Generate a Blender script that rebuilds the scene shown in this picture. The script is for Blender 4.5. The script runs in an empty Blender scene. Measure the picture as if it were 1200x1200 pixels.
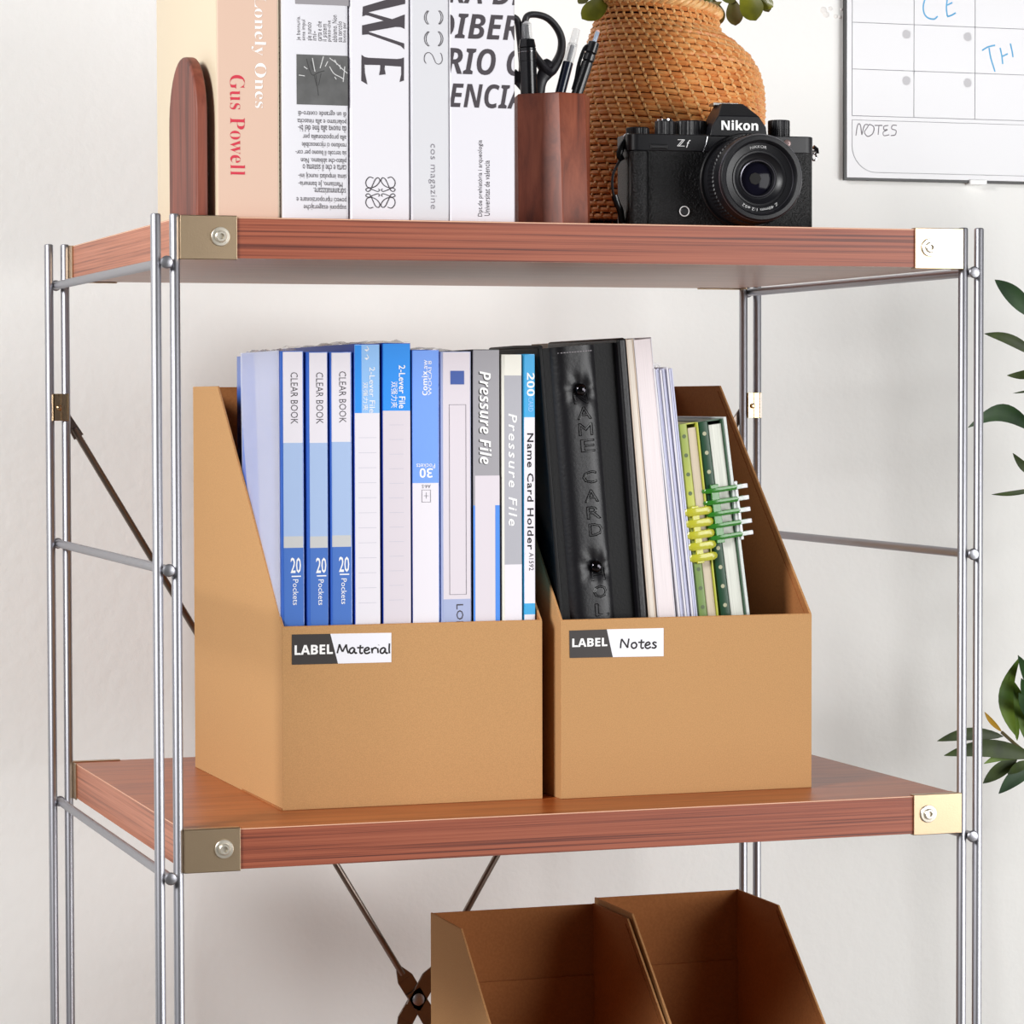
import bpy, bmesh, math, random
from mathutils import Vector, Matrix, noise
random.seed(7)
scene = bpy.context.scene
COL = scene.collection
PI = math.pi

# ------------------------------------------------------------------ frame, camera, sky, lamps, exposure
# working unit: millimetre, origin at the front end of the shelf's left ladder; X right, Y towards the wall, Z up
ZF = 1168.0                                   # height of that origin above the floor
def W(x, y, z): return Vector((x/1000, y/1000, (z+ZF)/1000))
CC = Vector((-416.0, -1947.1, -91.6))
CM = Matrix(((0.9479810, 0.3180289, 0.0137683), (-0.3183177, 0.9473935, 0.0334575), (-0.0024036, -0.0360997, 0.9993453)))
FPX = 3554.2
def oY(x, y, Y):                              # the point on the plane y = Y seen at that spot of the frame
    d = CM @ Vector(((x-600)/FPX, 1, (600-y)/FPX)); t = (Y-CC.y)/d.y
    return CC + d*t
def mmpx(Y): return (oY(601, 470, Y)-oY(600, 470, Y)).length

cd = bpy.data.cameras.new('camera'); cam = bpy.data.objects.new('camera', cd); COL.objects.link(cam)
cd.sensor_width = 36; cd.lens = FPX/1200*36; cd.clip_start = .05; cd.clip_end = 50
cm = Matrix((( CM[0][0], CM[0][2], -CM[0][1]), (CM[1][0], CM[1][2], -CM[1][1]), (CM[2][0], CM[2][2], -CM[2][1]))).to_4x4()
cm.translation = W(*CC); cam.matrix_world = cm
scene.camera = cam

wd = bpy.data.worlds.new('world'); scene.world = wd; wd.use_nodes = True
wb = wd.node_tree.nodes['Background']; wb.inputs[0].default_value = (1.0, .995, .99, 1); wb.inputs[1].default_value = .05
def area(name, loc, target, sx, sy, power, color=(1, 1, 1)):
    l = bpy.data.lights.new(name, 'AREA'); l.shape = 'RECTANGLE'; l.size = sx/1000; l.size_y = sy/1000
    l.energy = power; l.color = color
    o = bpy.data.objects.new(name, l); COL.objects.link(o); o.location = W(*loc)
    o.rotation_euler = (W(*target)-W(*loc)).to_track_quat('-Z', 'Y').to_euler()
    return o
area('softbox_left', (-1500, -900, 700), (0, 300, -500), 650, 650, 49, (1, .997, .992))
area('softbox_right', (1700, -1900, 50), (500, 150, -200), 1200, 1200, 33, (1, .998, .995))
area('wall_fill_right', (2000, -900, -480), (700, 500, -300), 900, 900, 15, (.99, .998, 1))  # unseen fill lamp, added to brighten the right part of the wall
vs = scene.view_settings
vs.view_transform = 'Standard'; vs.look = 'None'; vs.gamma = 1; vs.exposure = 0.08; vs.use_curve_mapping = False

# ------------------------------------------------------------------ helpers
def lin(c):
    return tuple(((v/255)/12.92 if v/255 <= .04045 else ((v/255+.055)/1.055)**2.4) for v in c)+(1,)
MATS = {}
def mat(name, col, rough=.5, metal=0, spec=.5, bump=0, bscale=300, mottle=0, mscale=400, alpha=1, trans=0, coat=0, ior=1.45, stretch=None, col2=None, detail=3):
    if name in MATS: return MATS[name]
    m = bpy.data.materials.new(name); m.use_nodes = True; nt = m.node_tree; b = nt.nodes['Principled BSDF']; N = nt.nodes; L = nt.links
    b.inputs['Base Color'].default_value = lin(col); b.inputs['Roughness'].default_value = rough; b.inputs['Metallic'].default_value = metal
    b.inputs['Specular IOR Level'].default_value = spec; b.inputs['Alpha'].default_value = alpha; b.inputs['Transmission Weight'].default_value = trans
    b.inputs['Coat Weight'].default_value = coat; b.inputs['Coat Roughness'].default_value = .1; b.inputs['IOR'].default_value = ior
    tc = N.new('ShaderNodeTexCoord'); mp = N.new('ShaderNodeMapping'); L.new(tc.outputs['Object'], mp.inputs[0])
    if stretch: mp.inputs['Scale'].default_value = stretch
    if mottle or col2:
        n = N.new('ShaderNodeTexNoise'); n.inputs['Scale'].default_value = mscale; n.inputs['Detail'].default_value = detail; L.new(mp.outputs[0], n.inputs[0])
        r = N.new('ShaderNodeValToRGB'); L.new(n.outputs[0], r.inputs[0]); r.color_ramp.elements[0].position = .35; r.color_ramp.elements[1].position = .65
        c = lin(col); k = 1-mottle
        r.color_ramp.elements[0].color = lin(col2) if col2 else (c[0]*k, c[1]*k, c[2]*k, 1)
        r.color_ramp.elements[1].color = c; L.new(r.outputs[0], b.inputs['Base Color'])
    if bump:
        n = N.new('ShaderNodeTexNoise'); n.inputs['Scale'].default_value = bscale; n.inputs['Detail'].default_value = 4; L.new(mp.outputs[0], n.inputs[0])
        bp = N.new('ShaderNodeBump'); bp.inputs['Strength'].default_value = bump; bp.inputs['Distance'].default_value = .001
        L.new(n.outputs[0], bp.inputs['Height']); L.new(bp.outputs[0], b.inputs['Normal'])
    MATS[name] = m
    return m
def wood(name, c1, c2, c3, scale, stretch, rough=.4, coat=0, contrast=(.35, .5, .68), distort=.6):
    m = bpy.data.materials.new(name); m.use_nodes = True; nt = m.node_tree; b = nt.nodes['Principled BSDF']; N = nt.nodes; L = nt.links
    tc = N.new('ShaderNodeTexCoord'); mp = N.new('ShaderNodeMapping'); L.new(tc.outputs['Object'], mp.inputs[0]); mp.inputs['Scale'].default_value = stretch
    n = N.new('ShaderNodeTexNoise'); n.inputs['Scale'].default_value = scale; n.inputs['Detail'].default_value = 6; n.inputs['Roughness'].default_value = .62; n.inputs['Distortion'].default_value = distort
    L.new(mp.outputs[0], n.inputs[0])
    r = N.new('ShaderNodeValToRGB'); L.new(n.outputs[0], r.inputs[0]); e = r.color_ramp.elements
    e[0].position = contrast[0]; e[0].color = lin(c1); e[1].position = contrast[2]; e[1].color = lin(c3); k = e.new(contrast[1]); k.color = lin(c2)
    L.new(r.outputs[0], b.inputs['Base Color']); b.inputs['Roughness'].default_value = rough; b.inputs['Coat Weight'].default_value = coat; b.inputs['Coat Roughness'].default_value = .25
    bp = N.new('ShaderNodeBump'); bp.inputs['Strength'].default_value = .15; bp.inputs['Distance'].default_value = .0005
    L.new(n.outputs[0], bp.inputs['Height']); L.new(bp.outputs[0], b.inputs['Normal'])
    return m

def cr(pts, k=6, closed=False):               # smooth line through points
    P = [Vector(p) for p in pts]; n = len(P); out = []
    for i in range(n if closed else n-1):
        a, b = P[i], P[(i+1) % n]
        p0 = P[(i-1) % n] if (closed or i > 0) else a*2-b
        p3 = P[(i+2) % n] if (closed or i < n-2) else b*2-a
        for j in range(k):
            t = j/k
            out.append(.5*((2*a)+(-p0+b)*t+(2*p0-5*a+4*b-p3)*t*t+(-p0+3*a-3*b+p3)*t**3))
    if not closed: out.append(P[-1])
    return out

class MB:                                     # collects geometry in millimetres
    def __init__(s): s.v = []; s.f = []; s.m = []
    def add(s, vs, fs, mi=0):
        k = len(s.v); s.v += [Vector(v) for v in vs]
        for i, f in enumerate(fs): s.f.append(tuple(k+j for j in f)); s.m.append(mi if isinstance(mi, int) else mi[i])
        return s
    def box(s, x0, x1, y0, y1, z0, z1, mi=0):
        return s.add([(x, y, z) for x in (x0, x1) for y in (y0, y1) for z in (z0, z1)],
                     [(0, 1, 3, 2), (4, 6, 7, 5), (0, 4, 5, 1), (2, 3, 7, 6), (0, 2, 6, 4), (1, 5, 7, 3)], mi)
    def hexa(s, bot, top, mi=0):              # matching loops bottom and top
        n = len(bot)
        return s.add(list(bot)+list(top), [tuple(range(n-1, -1, -1)), tuple(range(n, 2*n))]+[(i, (i+1) % n, n+(i+1) % n, n+i) for i in range(n)], mi)
    def prism(s, poly, axis, a, b, mi=0):     # 2D outline swept along an axis
        def P(p, t): return {'x': (t, p[0], p[1]), 'y': (p[0], t, p[1]), 'z': (p[0], p[1], t)}[axis]
        return s.hexa([P(p, a) for p in poly], [P(p, b) for p in poly], mi)
    def tube(s, pts, r, n=10, mi=0, closed=False, squash=None, cap=True):
        P = [Vector(p) for p in pts]; N = len(P); vs = []; prev = None
        for i, p in enumerate(P):
            if closed: d = P[(i+1) % N]-P[i-1]
            else: d = P[min(i+1, N-1)]-P[max(i-1, 0)]
            d = d.normalized() if d.length > 1e-9 else Vector((0, 0, 1))
            if prev is None: u = d.orthogonal().normalized()
            else:
                u = prev-d*prev.dot(d); u = u.normalized() if u.length > 1e-6 else d.orthogonal().normalized()
            prev = u; w = d.cross(u); rr = r[i] if isinstance(r, (list, tuple)) else r
            for j in range(n):
                a = 2*PI*j/n; o = (u*math.cos(a)+w*math.sin(a))*rr
                if squash: o = Vector((o.x*squash[0], o.y*squash[1], o.z*squash[2]))
                vs.append(p+o)
        fs = [(i*n+j, i*n+(j+1) % n, ((i+1) % N)*n+(j+1) % n, ((i+1) % N)*n+j) for i in range(N if closed else N-1) for j in range(n)]
        if not closed and cap: fs += [tuple(range(n-1, -1, -1)), tuple((N-1)*n+j for j in range(n))]
        return s.add(vs, fs, mi)
    def lathe(s, prof, org=(0, 0, 0), axis='z', n=40, mi=0, close=True):
        O = Vector(org); vs = []
        for r, h in prof:
            for j in range(n):
                a = 2*PI*j/n; c, d = r*math.cos(a), r*math.sin(a)
                vs.append(O+Vector({'z': (c, d, h), 'y': (c, h, d), 'x': (h, c, d)}[axis]))
        m = len(prof); mm = (lambda i: mi if isinstance(mi, int) else mi[i])
        fs = []; ms = []
        for i in range(m-1):
            for j in range(n):
                fs.append((i*n+j, i*n+(j+1) % n, (i+1)*n+(j+1) % n, (i+1)*n+j)); ms.append(mm(i))
        if close: fs += [tuple(range(n-1, -1, -1)), tuple((m-1)*n+j for j in range(n))]; ms += [mm(0), mm(m-2)]
        return s.add(vs, fs, ms)
    def build(s, name, mats, parent=None, bevel=0, seg=2, sharp=32, world=True):
        inv = Matrix.Identity(4)
        me = bpy.data.meshes.new(name)
        if parent is not None and world: inv = parent['_m_inv']
        vs = [inv @ W(*v) for v in s.v] if world else [v/1000 for v in s.v]
        me.from_pydata(vs, [], s.f)
        if not isinstance(mats, (list, tuple)): mats = [mats]
        for m in mats: me.materials.append(m)
        bm = bmesh.new(); bm.from_mesh(me)
        for f, mi in zip(bm.faces, s.m): f.material_index = mi; f.smooth = True
        bmesh.ops.recalc_face_normals(bm, faces=bm.faces); bm.to_mesh(me); bm.free()
        me.set_sharp_from_angle(angle=math.radians(sharp))
        o = bpy.data.objects.new(name, me); COL.objects.link(o)
        if parent is not None: o.parent = parent['_o'] if isinstance(parent, dict) else parent
        if bevel:
            b = o.modifiers.new('bevel', 'BEVEL'); b.width = bevel/1000; b.segments = seg; b.limit_method = 'ANGLE'; b.angle_limit = math.radians(35); b.harden_normals = True
        return o

def thing(name, label, cat, base, group=None, lean=0, yaw=0):
    """Empty at the thing's base; returns a small record with the object, its matrix and its inverse"""
    o = bpy.data.objects.new(name, None); COL.objects.link(o); o.empty_display_size = .02
    o['label'] = label; o['category'] = cat
    if group: o['group'] = group
    m = Matrix.Translation(W(*base)) @ Matrix.Rotation(yaw, 4, 'Z') @ Matrix.Rotation(lean, 4, 'Y')
    o.matrix_world = m
    o.location = m.translation; o.rotation_euler = m.to_euler()
    return {'_o': o, '_m': m, '_m_inv': m.inverted()}
def sub(T, o): return {'_o': o, '_m': T['_m'], '_m_inv': T['_m_inv']}     # a part that carries sub-parts
def loc(T, p): return (T['_m_inv'] @ W(*p))*1000                          # world mm -> the thing's own mm

def bold(s): return ''.join(chr(0x1D5D4+ord(c)-65) if 'A' <= c <= 'Z' else chr(0x1D5EE+ord(c)-97) if 'a' <= c <= 'z' else chr(0x1D7EC+ord(c)-48) if '0' <= c <= '9' else c for c in s)
def serif(s): return ''.join(chr(0x1D400+ord(c)-65) if 'A' <= c <= 'Z' else chr(0x1D41A+ord(c)-97) if 'a' <= c <= 'z' else c for c in s)
def boldit(s): return ''.join(chr(0x1D63C+ord(c)-65) if 'A' <= c <= 'Z' else chr(0x1D656+ord(c)-97) if 'a' <= c <= 'z' else c for c in s)
ROT = {'h': ((1, 0), (0, 1)), 'cw': ((0, -1), (1, 0)), 'ccw': ((0, 1), (-1, 0)), 'up': ((-1, 0), (0, -1))}
def glyphs(s, off=0, shear=0, space=1):
    c = bpy.data.curves.new('t', 'FONT'); c.body = s; c.resolution_u = 2; c.offset = off; c.shear = shear; c.space_character = space; c.fill_mode = 'FRONT'
    o = bpy.data.objects.new('t', c); COL.objects.link(o)
    me = bpy.data.meshes.new_from_object(o.evaluated_get(bpy.context.evaluated_depsgraph_get()))
    vs = [v.co.copy() for v in me.vertices]; fs = [tuple(p.vertices) for p in me.polygons]
    bpy.data.objects.remove(o); bpy.data.curves.remove(c); bpy.data.meshes.remove(me)
    return vs, fs
def fitbox(vs, cx, cz, w, h, y, rot, adv=1):
    x0 = min(v.x for v in vs); x1 = max(v.x for v in vs); y0 = min(v.y for v in vs); y1 = max(v.y for v in vs)
    a, b = ROT[rot]
    W_, H_ = (w, h) if rot in ('h', 'up') else (h, w)
    out = []
    for v in vs:
        s = ((v.x-x0)/max(x1-x0, 1e-6)-.5)*W_; t = ((v.y-y0)/max(y1-y0, 1e-6)-.5)*H_
        out.append(Vector((cx+s*a[0]+t*b[0], y, cz+s*a[1]+t*b[1])))
    return out
def text(T, s, x0, y0, x1, y1, Y, m, rot='h', off=0, shear=0, space=1, name='lettering', lift=.15, clip=None, par=None, yl=None):
    """lettering on the face at depth Y, between these spots of the frame"""
    vs, fs = glyphs(s, off, shear, space)
    c = loc(T, oY((x0+x1)/2, (y0+y1)/2, Y)); k = mmpx(Y)
    out = fitbox(vs, c.x, c.z, abs(x1-x0)*k*1.05, abs(y1-y0)*k, c.y-lift if yl is None else yl, rot)
    me = bpy.data.meshes.new(name); me.from_pydata([v/1000 for v in out], [], fs); me.materials.append(m)
    bm = bmesh.new(); bm.from_mesh(me)
    if clip:
        for px, sg in ((clip[0], -1), (clip[1], 1)):
            q = loc(T, oY(px, 130, Y))
            bmesh.ops.bisect_plane(bm, geom=bm.verts[:]+bm.edges[:]+bm.faces[:], plane_co=(q.x/1000, 0, 0), plane_no=(sg, 0, 0), clear_outer=True)
    for f in bm.faces:
        f.normal_update()
        if f.normal.y > 0: f.normal_flip()
    bm.to_mesh(me); bm.free()
    o = bpy.data.objects.new(name, me); COL.objects.link(o); o.parent = par or T['_o']
    return o
def strokes(T, lines, Y, m, r=.35, name='handwriting', smooth=True, par=None, lift=.05):
    """pen strokes given as spots of the frame on the face at depth Y"""
    b = MB()
    for ln in lines:
        P = [loc(T, oY(x, y, Y)) for x, y in ln]
        P = [Vector((p.x, p.y-lift, p.z)) for p in P]
        if smooth and len(P) > 2: P = cr(P, 5)
        b.tube(P, r, 6, squash=(1, .25, 1))
    o = b.build(name, m, T['_o'], world=False)
    if par: o.parent = par
    return o
def struct(o): o['kind'] = 'structure'; return o

# ------------------------------------------------------------------ materials
M_wall = mat('wall_paint', (243, 243, 241), .75, bump=.5, bscale=110, spec=.25)
M_floor = mat('floor_vinyl', (120, 114, 106), .5)
M_steel = mat('satin_steel', (166, 166, 172), .42, 1)
M_steel2 = mat('bare_steel', (128, 116, 108), .35, 1)
M_brass = mat('passivated_zinc', (196, 172, 142), .36, 1, bump=.05, bscale=900)
M_screw = mat('screw_zinc', (236, 228, 212), .32, .8)
M_dark = mat('dark_gap', (15, 13, 12), .7)
M_btop = wood('board_top_veneer', (140, 66, 24), (162, 82, 34), (174, 94, 44), 7, (1.2, 14, 10), .36, .08)
M_bedge = wood('board_edge_veneer', (84, 34, 24), (144, 72, 48), (160, 86, 60), 7, (.5, 8, 105), .45, distort=.06, contrast=(.34, .47, .62))
M_bside = wood('board_side_veneer', (124, 68, 48), (172, 104, 76), (188, 120, 92), 7, (8, .5, 105), .45, distort=.06, contrast=(.34, .47, .62))
M_bline = mat('board_edge_line', (232, 188, 158), .5)
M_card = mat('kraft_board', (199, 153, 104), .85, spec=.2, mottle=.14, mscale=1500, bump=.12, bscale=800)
M_cardi = mat('kraft_board_inside_shaded', (172, 112, 66), .85, spec=.2, mottle=.12, mscale=500, bump=.1, bscale=500)  # same kraft, deepened: shade and orange bounce light put into the colour
M_cardedge = mat('kraft_cut_edge', (200, 148, 98), .9, spec=.1, mottle=.2, mscale=900)
M_white = mat('white_paper', (226, 224, 230), .5)
M_black = mat('black_ink', (28, 24, 26), .6)
M_dkink = mat('charcoal_ink', (68, 62, 68), .6)
M_wink = mat('white_ink', (250, 250, 250), .5)
M_page = mat('page_edges', (236, 230, 220), .8, mottle=.12, mscale=60, stretch=(30, 1, 1))

# ------------------------------------------------------------------ the setting
WY = 560
struct(MB().box(-2600, 3200, WY, WY+100, -ZF, 1400).build('wall_back', M_wall))
struct(MB().box(-2600, 3200, -2400, WY, -ZF-40, -ZF).build('floor', M_floor))
struct(MB().box(-2600, 3200, WY-14, WY, -ZF, -ZF+80).build('baseboard_back', mat('skirting_paint', (240, 238, 234), .4), bevel=2))
chip = MB()
for px, py, r in ((965, 12, 2.6), (968, 17, 2.4), (973, 10, 1.6), (979, 19, 1.6), (984, 20, 1.3), (986, 11, 1.0)):
    p = oY(px, py, WY); chip.lathe([(r*1.3, 0), (r, -.7), (r*.4, -1.1)], p, 'y', 10)
o = chip.build('plaster_chip', mat('bare_plaster', (236, 233, 230), .9, bump=.2, bscale=500)); o.parent = bpy.data.objects['wall_back']

# ------------------------------------------------------------------ steel shelving unit
SW, SD = 582.7, 400.0
U = thing('shelving_unit', 'steel rod shelving unit with three reddish brown wooden boards', 'shelf', (SW/2, SD/2, -ZF))
RS = 6.25
for xs in (0, SW):
    for yy in (0, SD):
        for sx in (-1, 1):
            x = xs+sx*RS; zt = 31.8
            x2 = x+(-1 if (xs == 0) else 1)*0
            MB().tube([(x, yy, -ZF), (x, yy, zt-1.2), (x, yy, zt-.3), (x, yy, zt)], [3.45, 3.45, 3.0, 2.0], 16).build('post', M_steel, U)
    for i in range(6):
        z = -i*201.2
        if i == 1: z = -200.5
        b = MB().tube([(xs, -3.5, z), (xs, SD+3.5, z)], 3.2, 14)
        b.lathe([(3.2, -3.4), (4.1, -4.0), (4.3, -5.2), (3.5, -6.4), (1.5, -7)], (xs, 0, z), 'y', 16)
        b.lathe([(3.2, SD+3.4), (4.1, SD+4.0), (4.3, SD+5.2), (3.5, SD+6.4)], (xs, 0, z), 'y', 16)
        b.build('rung', M_steel, U)
BX0, BX1, BY0, BY1 = 10.2, 572.5, -4.5, 401.5
boards = [30.0, -371.5, -773.5]
for zt in boards:
    b = MB().box(BX0, BX1, BY0, BY1, zt-26.8, zt-.6, [4, 4, 1, 1, 1, 1])
    b.box(BX0-.1, BX1+.1, BY0-.1, BY1+.1, zt-.75, zt-.2, 2)
    b.box(BX0, BX1, BY0, BY1, zt-.2, zt, 0)
    b.box(BX0+.2, BX1-.2, BY0+.2, BY1-.2, zt-27, zt-26.8, 3)
    brd = b.build('shelf_board', [M_btop, M_bedge, M_bline, wood('board_underside', (150, 104, 82), (164, 116, 92), (176, 128, 104), 8, (1, 12, 10), .35), M_bside] if zt == 30 else [M_btop, M_bedge, M_bline, bpy.data.materials['board_underside'], M_bside], U)
    for left in (True, False):
        for front in (True, False):
            sx = 1 if left else -1; sy = 1 if front else -1
            xa = BX0 if left else BX1; ya = BY0 if front else BY1
            def q(u): return xa+sx*u
            def r(v): return ya+sy*v
            b = MB()
            def bx(u0, u1, v0, v1, z0, z1): b.box(min(q(u0), q(u1)), max(q(u0), q(u1)), min(r(v0), r(v1)), max(r(v0), r(v1)), z0, z1)
            t = 1.3
            bx(-t, 36.5, -t, 0, zt-28, zt+.8)                   # front plate
            bx(-t, 36.5, -t, 5, zt, zt+.8); bx(-t, 36.5, -t, 5, zt-28, zt-27.2)
            bx(-t, 0, 0, 16, zt-28, zt+.2)                      # side flange
            bk = b.build('bracket', M_brass, U, bevel=.35)
            c = (q(25.3), 0, zt-13)
            yb = ya-sy*t
            pf = [(6.3, yb), (6.3, yb-sy*.9), (5.9, yb-sy*1.3), (4.0, yb-sy*1.4), (3.8, yb-sy*2.6), (3.2, yb-sy*3.2), (1.9, yb-sy*3.2), (1.8, yb-sy*1.4)]
            MB().lathe(pf, c, 'y', 26).build('bolt', M_screw, sub(U, bk))
# cross brace and clips behind the boards
for xs in (0, SW):
    b = MB().box(xs-4.4, xs+7.4, SD-4.6, SD-3.6, -105, -84)
    b.lathe([(2.2, SD-4), (2.2, SD-6), (1.2, SD-6.8)], (xs, 0, -95), 'y', 12)
    b.box(xs-4.4, xs-3.2, SD-4.6, SD+2, -105, -84); b.box(xs+6.6, xs+7.8, SD-5.4, SD-3, -105, -84); b.box(xs+1.2, xs+2.0, SD-5.2, SD-4, -105, -84)
    b.build('clip', mat('brass_clip', (206, 178, 138), .25, 1), U, bevel=.3)
XC, ZC = SW/2, -577.0
def brace(x0, z0, x1, z1, y):
    d = Vector((x1-x0, 0, z1-z0)); L_ = d.length; d.normalize()
    P = lambda t: (x0+d.x*t, y, z0+d.z*t)
    b = MB().tube([P(14), P(L_-24)], 2.7, 12)
    n = Vector((-d.z, 0, d.x))
    def plate(t0, t1, w0, w1):
        ps = [(t0, w0), (t1, w1), (t1, -w1), (t0, -w0)]
        q = [Vector(P(t))+n*w for t, w in ps]
        b.hexa([v+Vector((0, -.9, 0)) for v in q], [v+Vector((0, .9, 0)) for v in q])
    plate(0, 22, 3, 4.2); plate(L_-30, L_-20, 2.8, 7); plate(L_-20, L_+8, 7, 6.5)
    return b.build('brace_rod', M_steel2, U, bevel=.25)
brace(6, -99, XC, ZC, SD+6); brace(SW-6, -99, XC, ZC, SD+4)
brace(6, -1055, XC, ZC, SD+6); brace(SW-6, -1055, XC, ZC, SD+4)
MB().lathe([(5, SD+3), (5, SD+1.6), (3.4, SD+.6), (1.4, SD+.3)], (XC, 0, ZC), 'y', 20).build('rivet', M_steel, U)

# ------------------------------------------------------------------ kraft file boxes
def filebox(name, label, group, x0, x1, yf, yb, zb, front_h, back_h, flat, zt_=1.8, skew=0, sticker=None, sl=None):
    xm = (x0+x1)/2
    T = thing(name, label, 'box', (xm, (yf+yb)/2, zb), group)
    t = zt_; sk = lambda y: skew*(y-yf)
    zf = zb+front_h; zk = zb+back_h
    b = MB().box(x0, x1, yf, yf+t, zb, zf-.6, 0); b.box(x0+.4, x1-.4, yf+.3, yf+t+.6, zf-1.2, zf, 1)
    f = b.build('front_panel', [M_card, M_cardedge], T, bevel=.7)
    yb2 = yb-flat
    for sx, side in ((x0, 1), (x1, -1)):
        prof = [(yf+t*.4, zb), (yb, zb), (yb, zk), (yb2, zk), (yf+t*.4, zf)]
        xa, xb = (sx, sx+t*side)
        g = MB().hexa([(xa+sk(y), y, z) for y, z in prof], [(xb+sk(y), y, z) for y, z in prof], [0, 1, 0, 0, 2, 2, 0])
        g.build('side_panel', [M_card, M_cardi, M_cardedge], T, bevel=.35)
        # folded inner lining along the slope
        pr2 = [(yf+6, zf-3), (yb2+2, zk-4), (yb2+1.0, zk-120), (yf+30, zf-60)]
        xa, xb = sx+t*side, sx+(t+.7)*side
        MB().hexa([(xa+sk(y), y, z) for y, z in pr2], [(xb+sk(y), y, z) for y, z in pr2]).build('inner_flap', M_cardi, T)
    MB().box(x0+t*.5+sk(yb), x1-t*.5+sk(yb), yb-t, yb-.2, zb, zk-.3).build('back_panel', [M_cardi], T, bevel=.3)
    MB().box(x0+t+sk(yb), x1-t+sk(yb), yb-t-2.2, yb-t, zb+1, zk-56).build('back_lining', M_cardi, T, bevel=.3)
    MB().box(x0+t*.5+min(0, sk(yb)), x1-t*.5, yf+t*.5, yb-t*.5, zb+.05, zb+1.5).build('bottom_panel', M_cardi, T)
    return T
B1 = filebox('file_box', 'large kraft cardboard file box labelled Material, holding blue folders', 'kraft file boxes', 94.3, 283.2, 69.0, 336, -371.5, 126.8, 292.5, 80, skew=-.006)
B2 = filebox('file_box', 'kraft cardboard file box labelled Notes, holding a black binder', 'kraft file boxes', 294.6, 487.6, 62.5, 328, -371.5, 126.8, 292.5, 94, skew=0)
filebox('file_box', 'empty kraft file box on the lower board, left of the pair', 'kraft file boxes', 263, 397.5, 8, 275, -773.5, 126.8, 289.5, 76, skew=0)
filebox('file_box', 'empty kraft file box on the lower board, right of the pair', 'kraft file boxes', 399.5, 522, 8, 281, -773.5, 126.8, 293, 82, skew=0)

M_stk_d = mat('sticker_dark', (52, 47, 46), .45); M_stk_w = mat('sticker_white', (240, 240, 248), .45)
def sticker(T, Y, q, sa, sb, word_box, hand):
    (xa, ya), (xb, yb), (xc, yc), (xd, yd) = q   # corners: tl, tr, br, bl
    def L3(x, y): p = loc(T, oY(x, y, Y)); return p
    def slab(pts, m, mi):
        P = [L3(*p) for p in pts]
        MB_.hexa([(p.x, p.y-.28, p.z) for p in P], [(p.x, p.y-.02, p.z) for p in P], mi)
    MB_ = MB(); slab([q[0], sa, sb, q[3]], 0, 0); slab([sa, q[1], q[2], sb], 0, 1)
    o = MB_.build('label_sticker', [M_stk_d, M_stk_w], T['_o'], world=False)
    text(T, bold('LABEL'), *word_box, Y, M_wink, off=.012, name='printed_word', lift=.4, par=o)
    strokes(T, hand, Y, M_black, .6, 'handwriting', par=o, lift=.36)
def hand(word, x0, y0, h, w):                     # loose handwritten letters; returns strokes, x advances in frame pixels
    F = {'M': ([[(0, 0), (.12, .6), (.2, 1.0)], [(.2, 1.0), (.38, .35), (.46, .18)], [(.46, .18), (.62, .6), (.78, .98)], [(.78, .98), (.82, .5), (.95, .0)]], 1.02),
         'N': ([[(0, 0), (.03, .5), (.1, .98)], [(.1, .98), (.4, .45), (.62, .04)], [(.62, .04), (.66, .5), (.74, 1.02)]], .92),
         'a': ([[(.46, .5), (.3, .62), (.08, .45), (.03, .18), (.14, 0), (.32, .1), (.47, .5)], [(.47, .5), (.45, .2), (.55, .0), (.66, .08)]], .66),
         't': ([[(.3, .92), (.27, .5), (.26, .12), (.36, -.02), (.5, .08)], [(.02, .62), (.3, .62), (.56, .64)]], .58),
         'e': ([[(.04, .28), (.3, .34), (.46, .48), (.34, .64), (.12, .5), (.04, .22), (.16, 0), (.34, -.0), (.54, .14)]], .6),
         'r': ([[(.06, .6), (.1, .3), (.12, 0)], [(.12, .3), (.22, .54), (.4, .62), (.5, .54)]], .5),
         'i': ([[(.08, .58), (.1, .3), (.12, .02)], [(.16, .9), (.17, .94)]], .28),
         'l': ([[(.14, 1.1), (.12, .5), (.14, 0.0)]], .2),
         'o': ([[(.3, .6), (.1, .5), (.04, .22), (.18, 0), (.4, .06), (.5, .34), (.38, .58), (.3, .6)]], .62),
         's': ([[(.44, .56), (.26, .64), (.12, .52), (.26, .34), (.4, .2), (.26, .02), (.02, .06)]], .5)}
    tot = sum(F[c][1] for c in word); k = w/tot; x = 0; out = []
    for c in word:
        for ln in F[c][0]: out.append([(x0+(x+a)*k, y0-b*h) for a, b in ln])
        x += F[c][1]
    return out
sticker(B1, 69, [(342, 743.5), (458.5, 741.5), (458.5, 776), (342, 779)], (387, 742.7), (396, 777.6), (347, 756, 388, 766.5), hand('Material', 395, 765.5, 10.5, 62))
sticker(B2, 62.5, [(667, 739), (777.5, 736), (777.5, 769), (667.5, 771)], (711, 737.5), (718, 770), (671, 748, 711, 757.5), hand('Notes', 727, 759.5, 11, 43))

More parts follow.
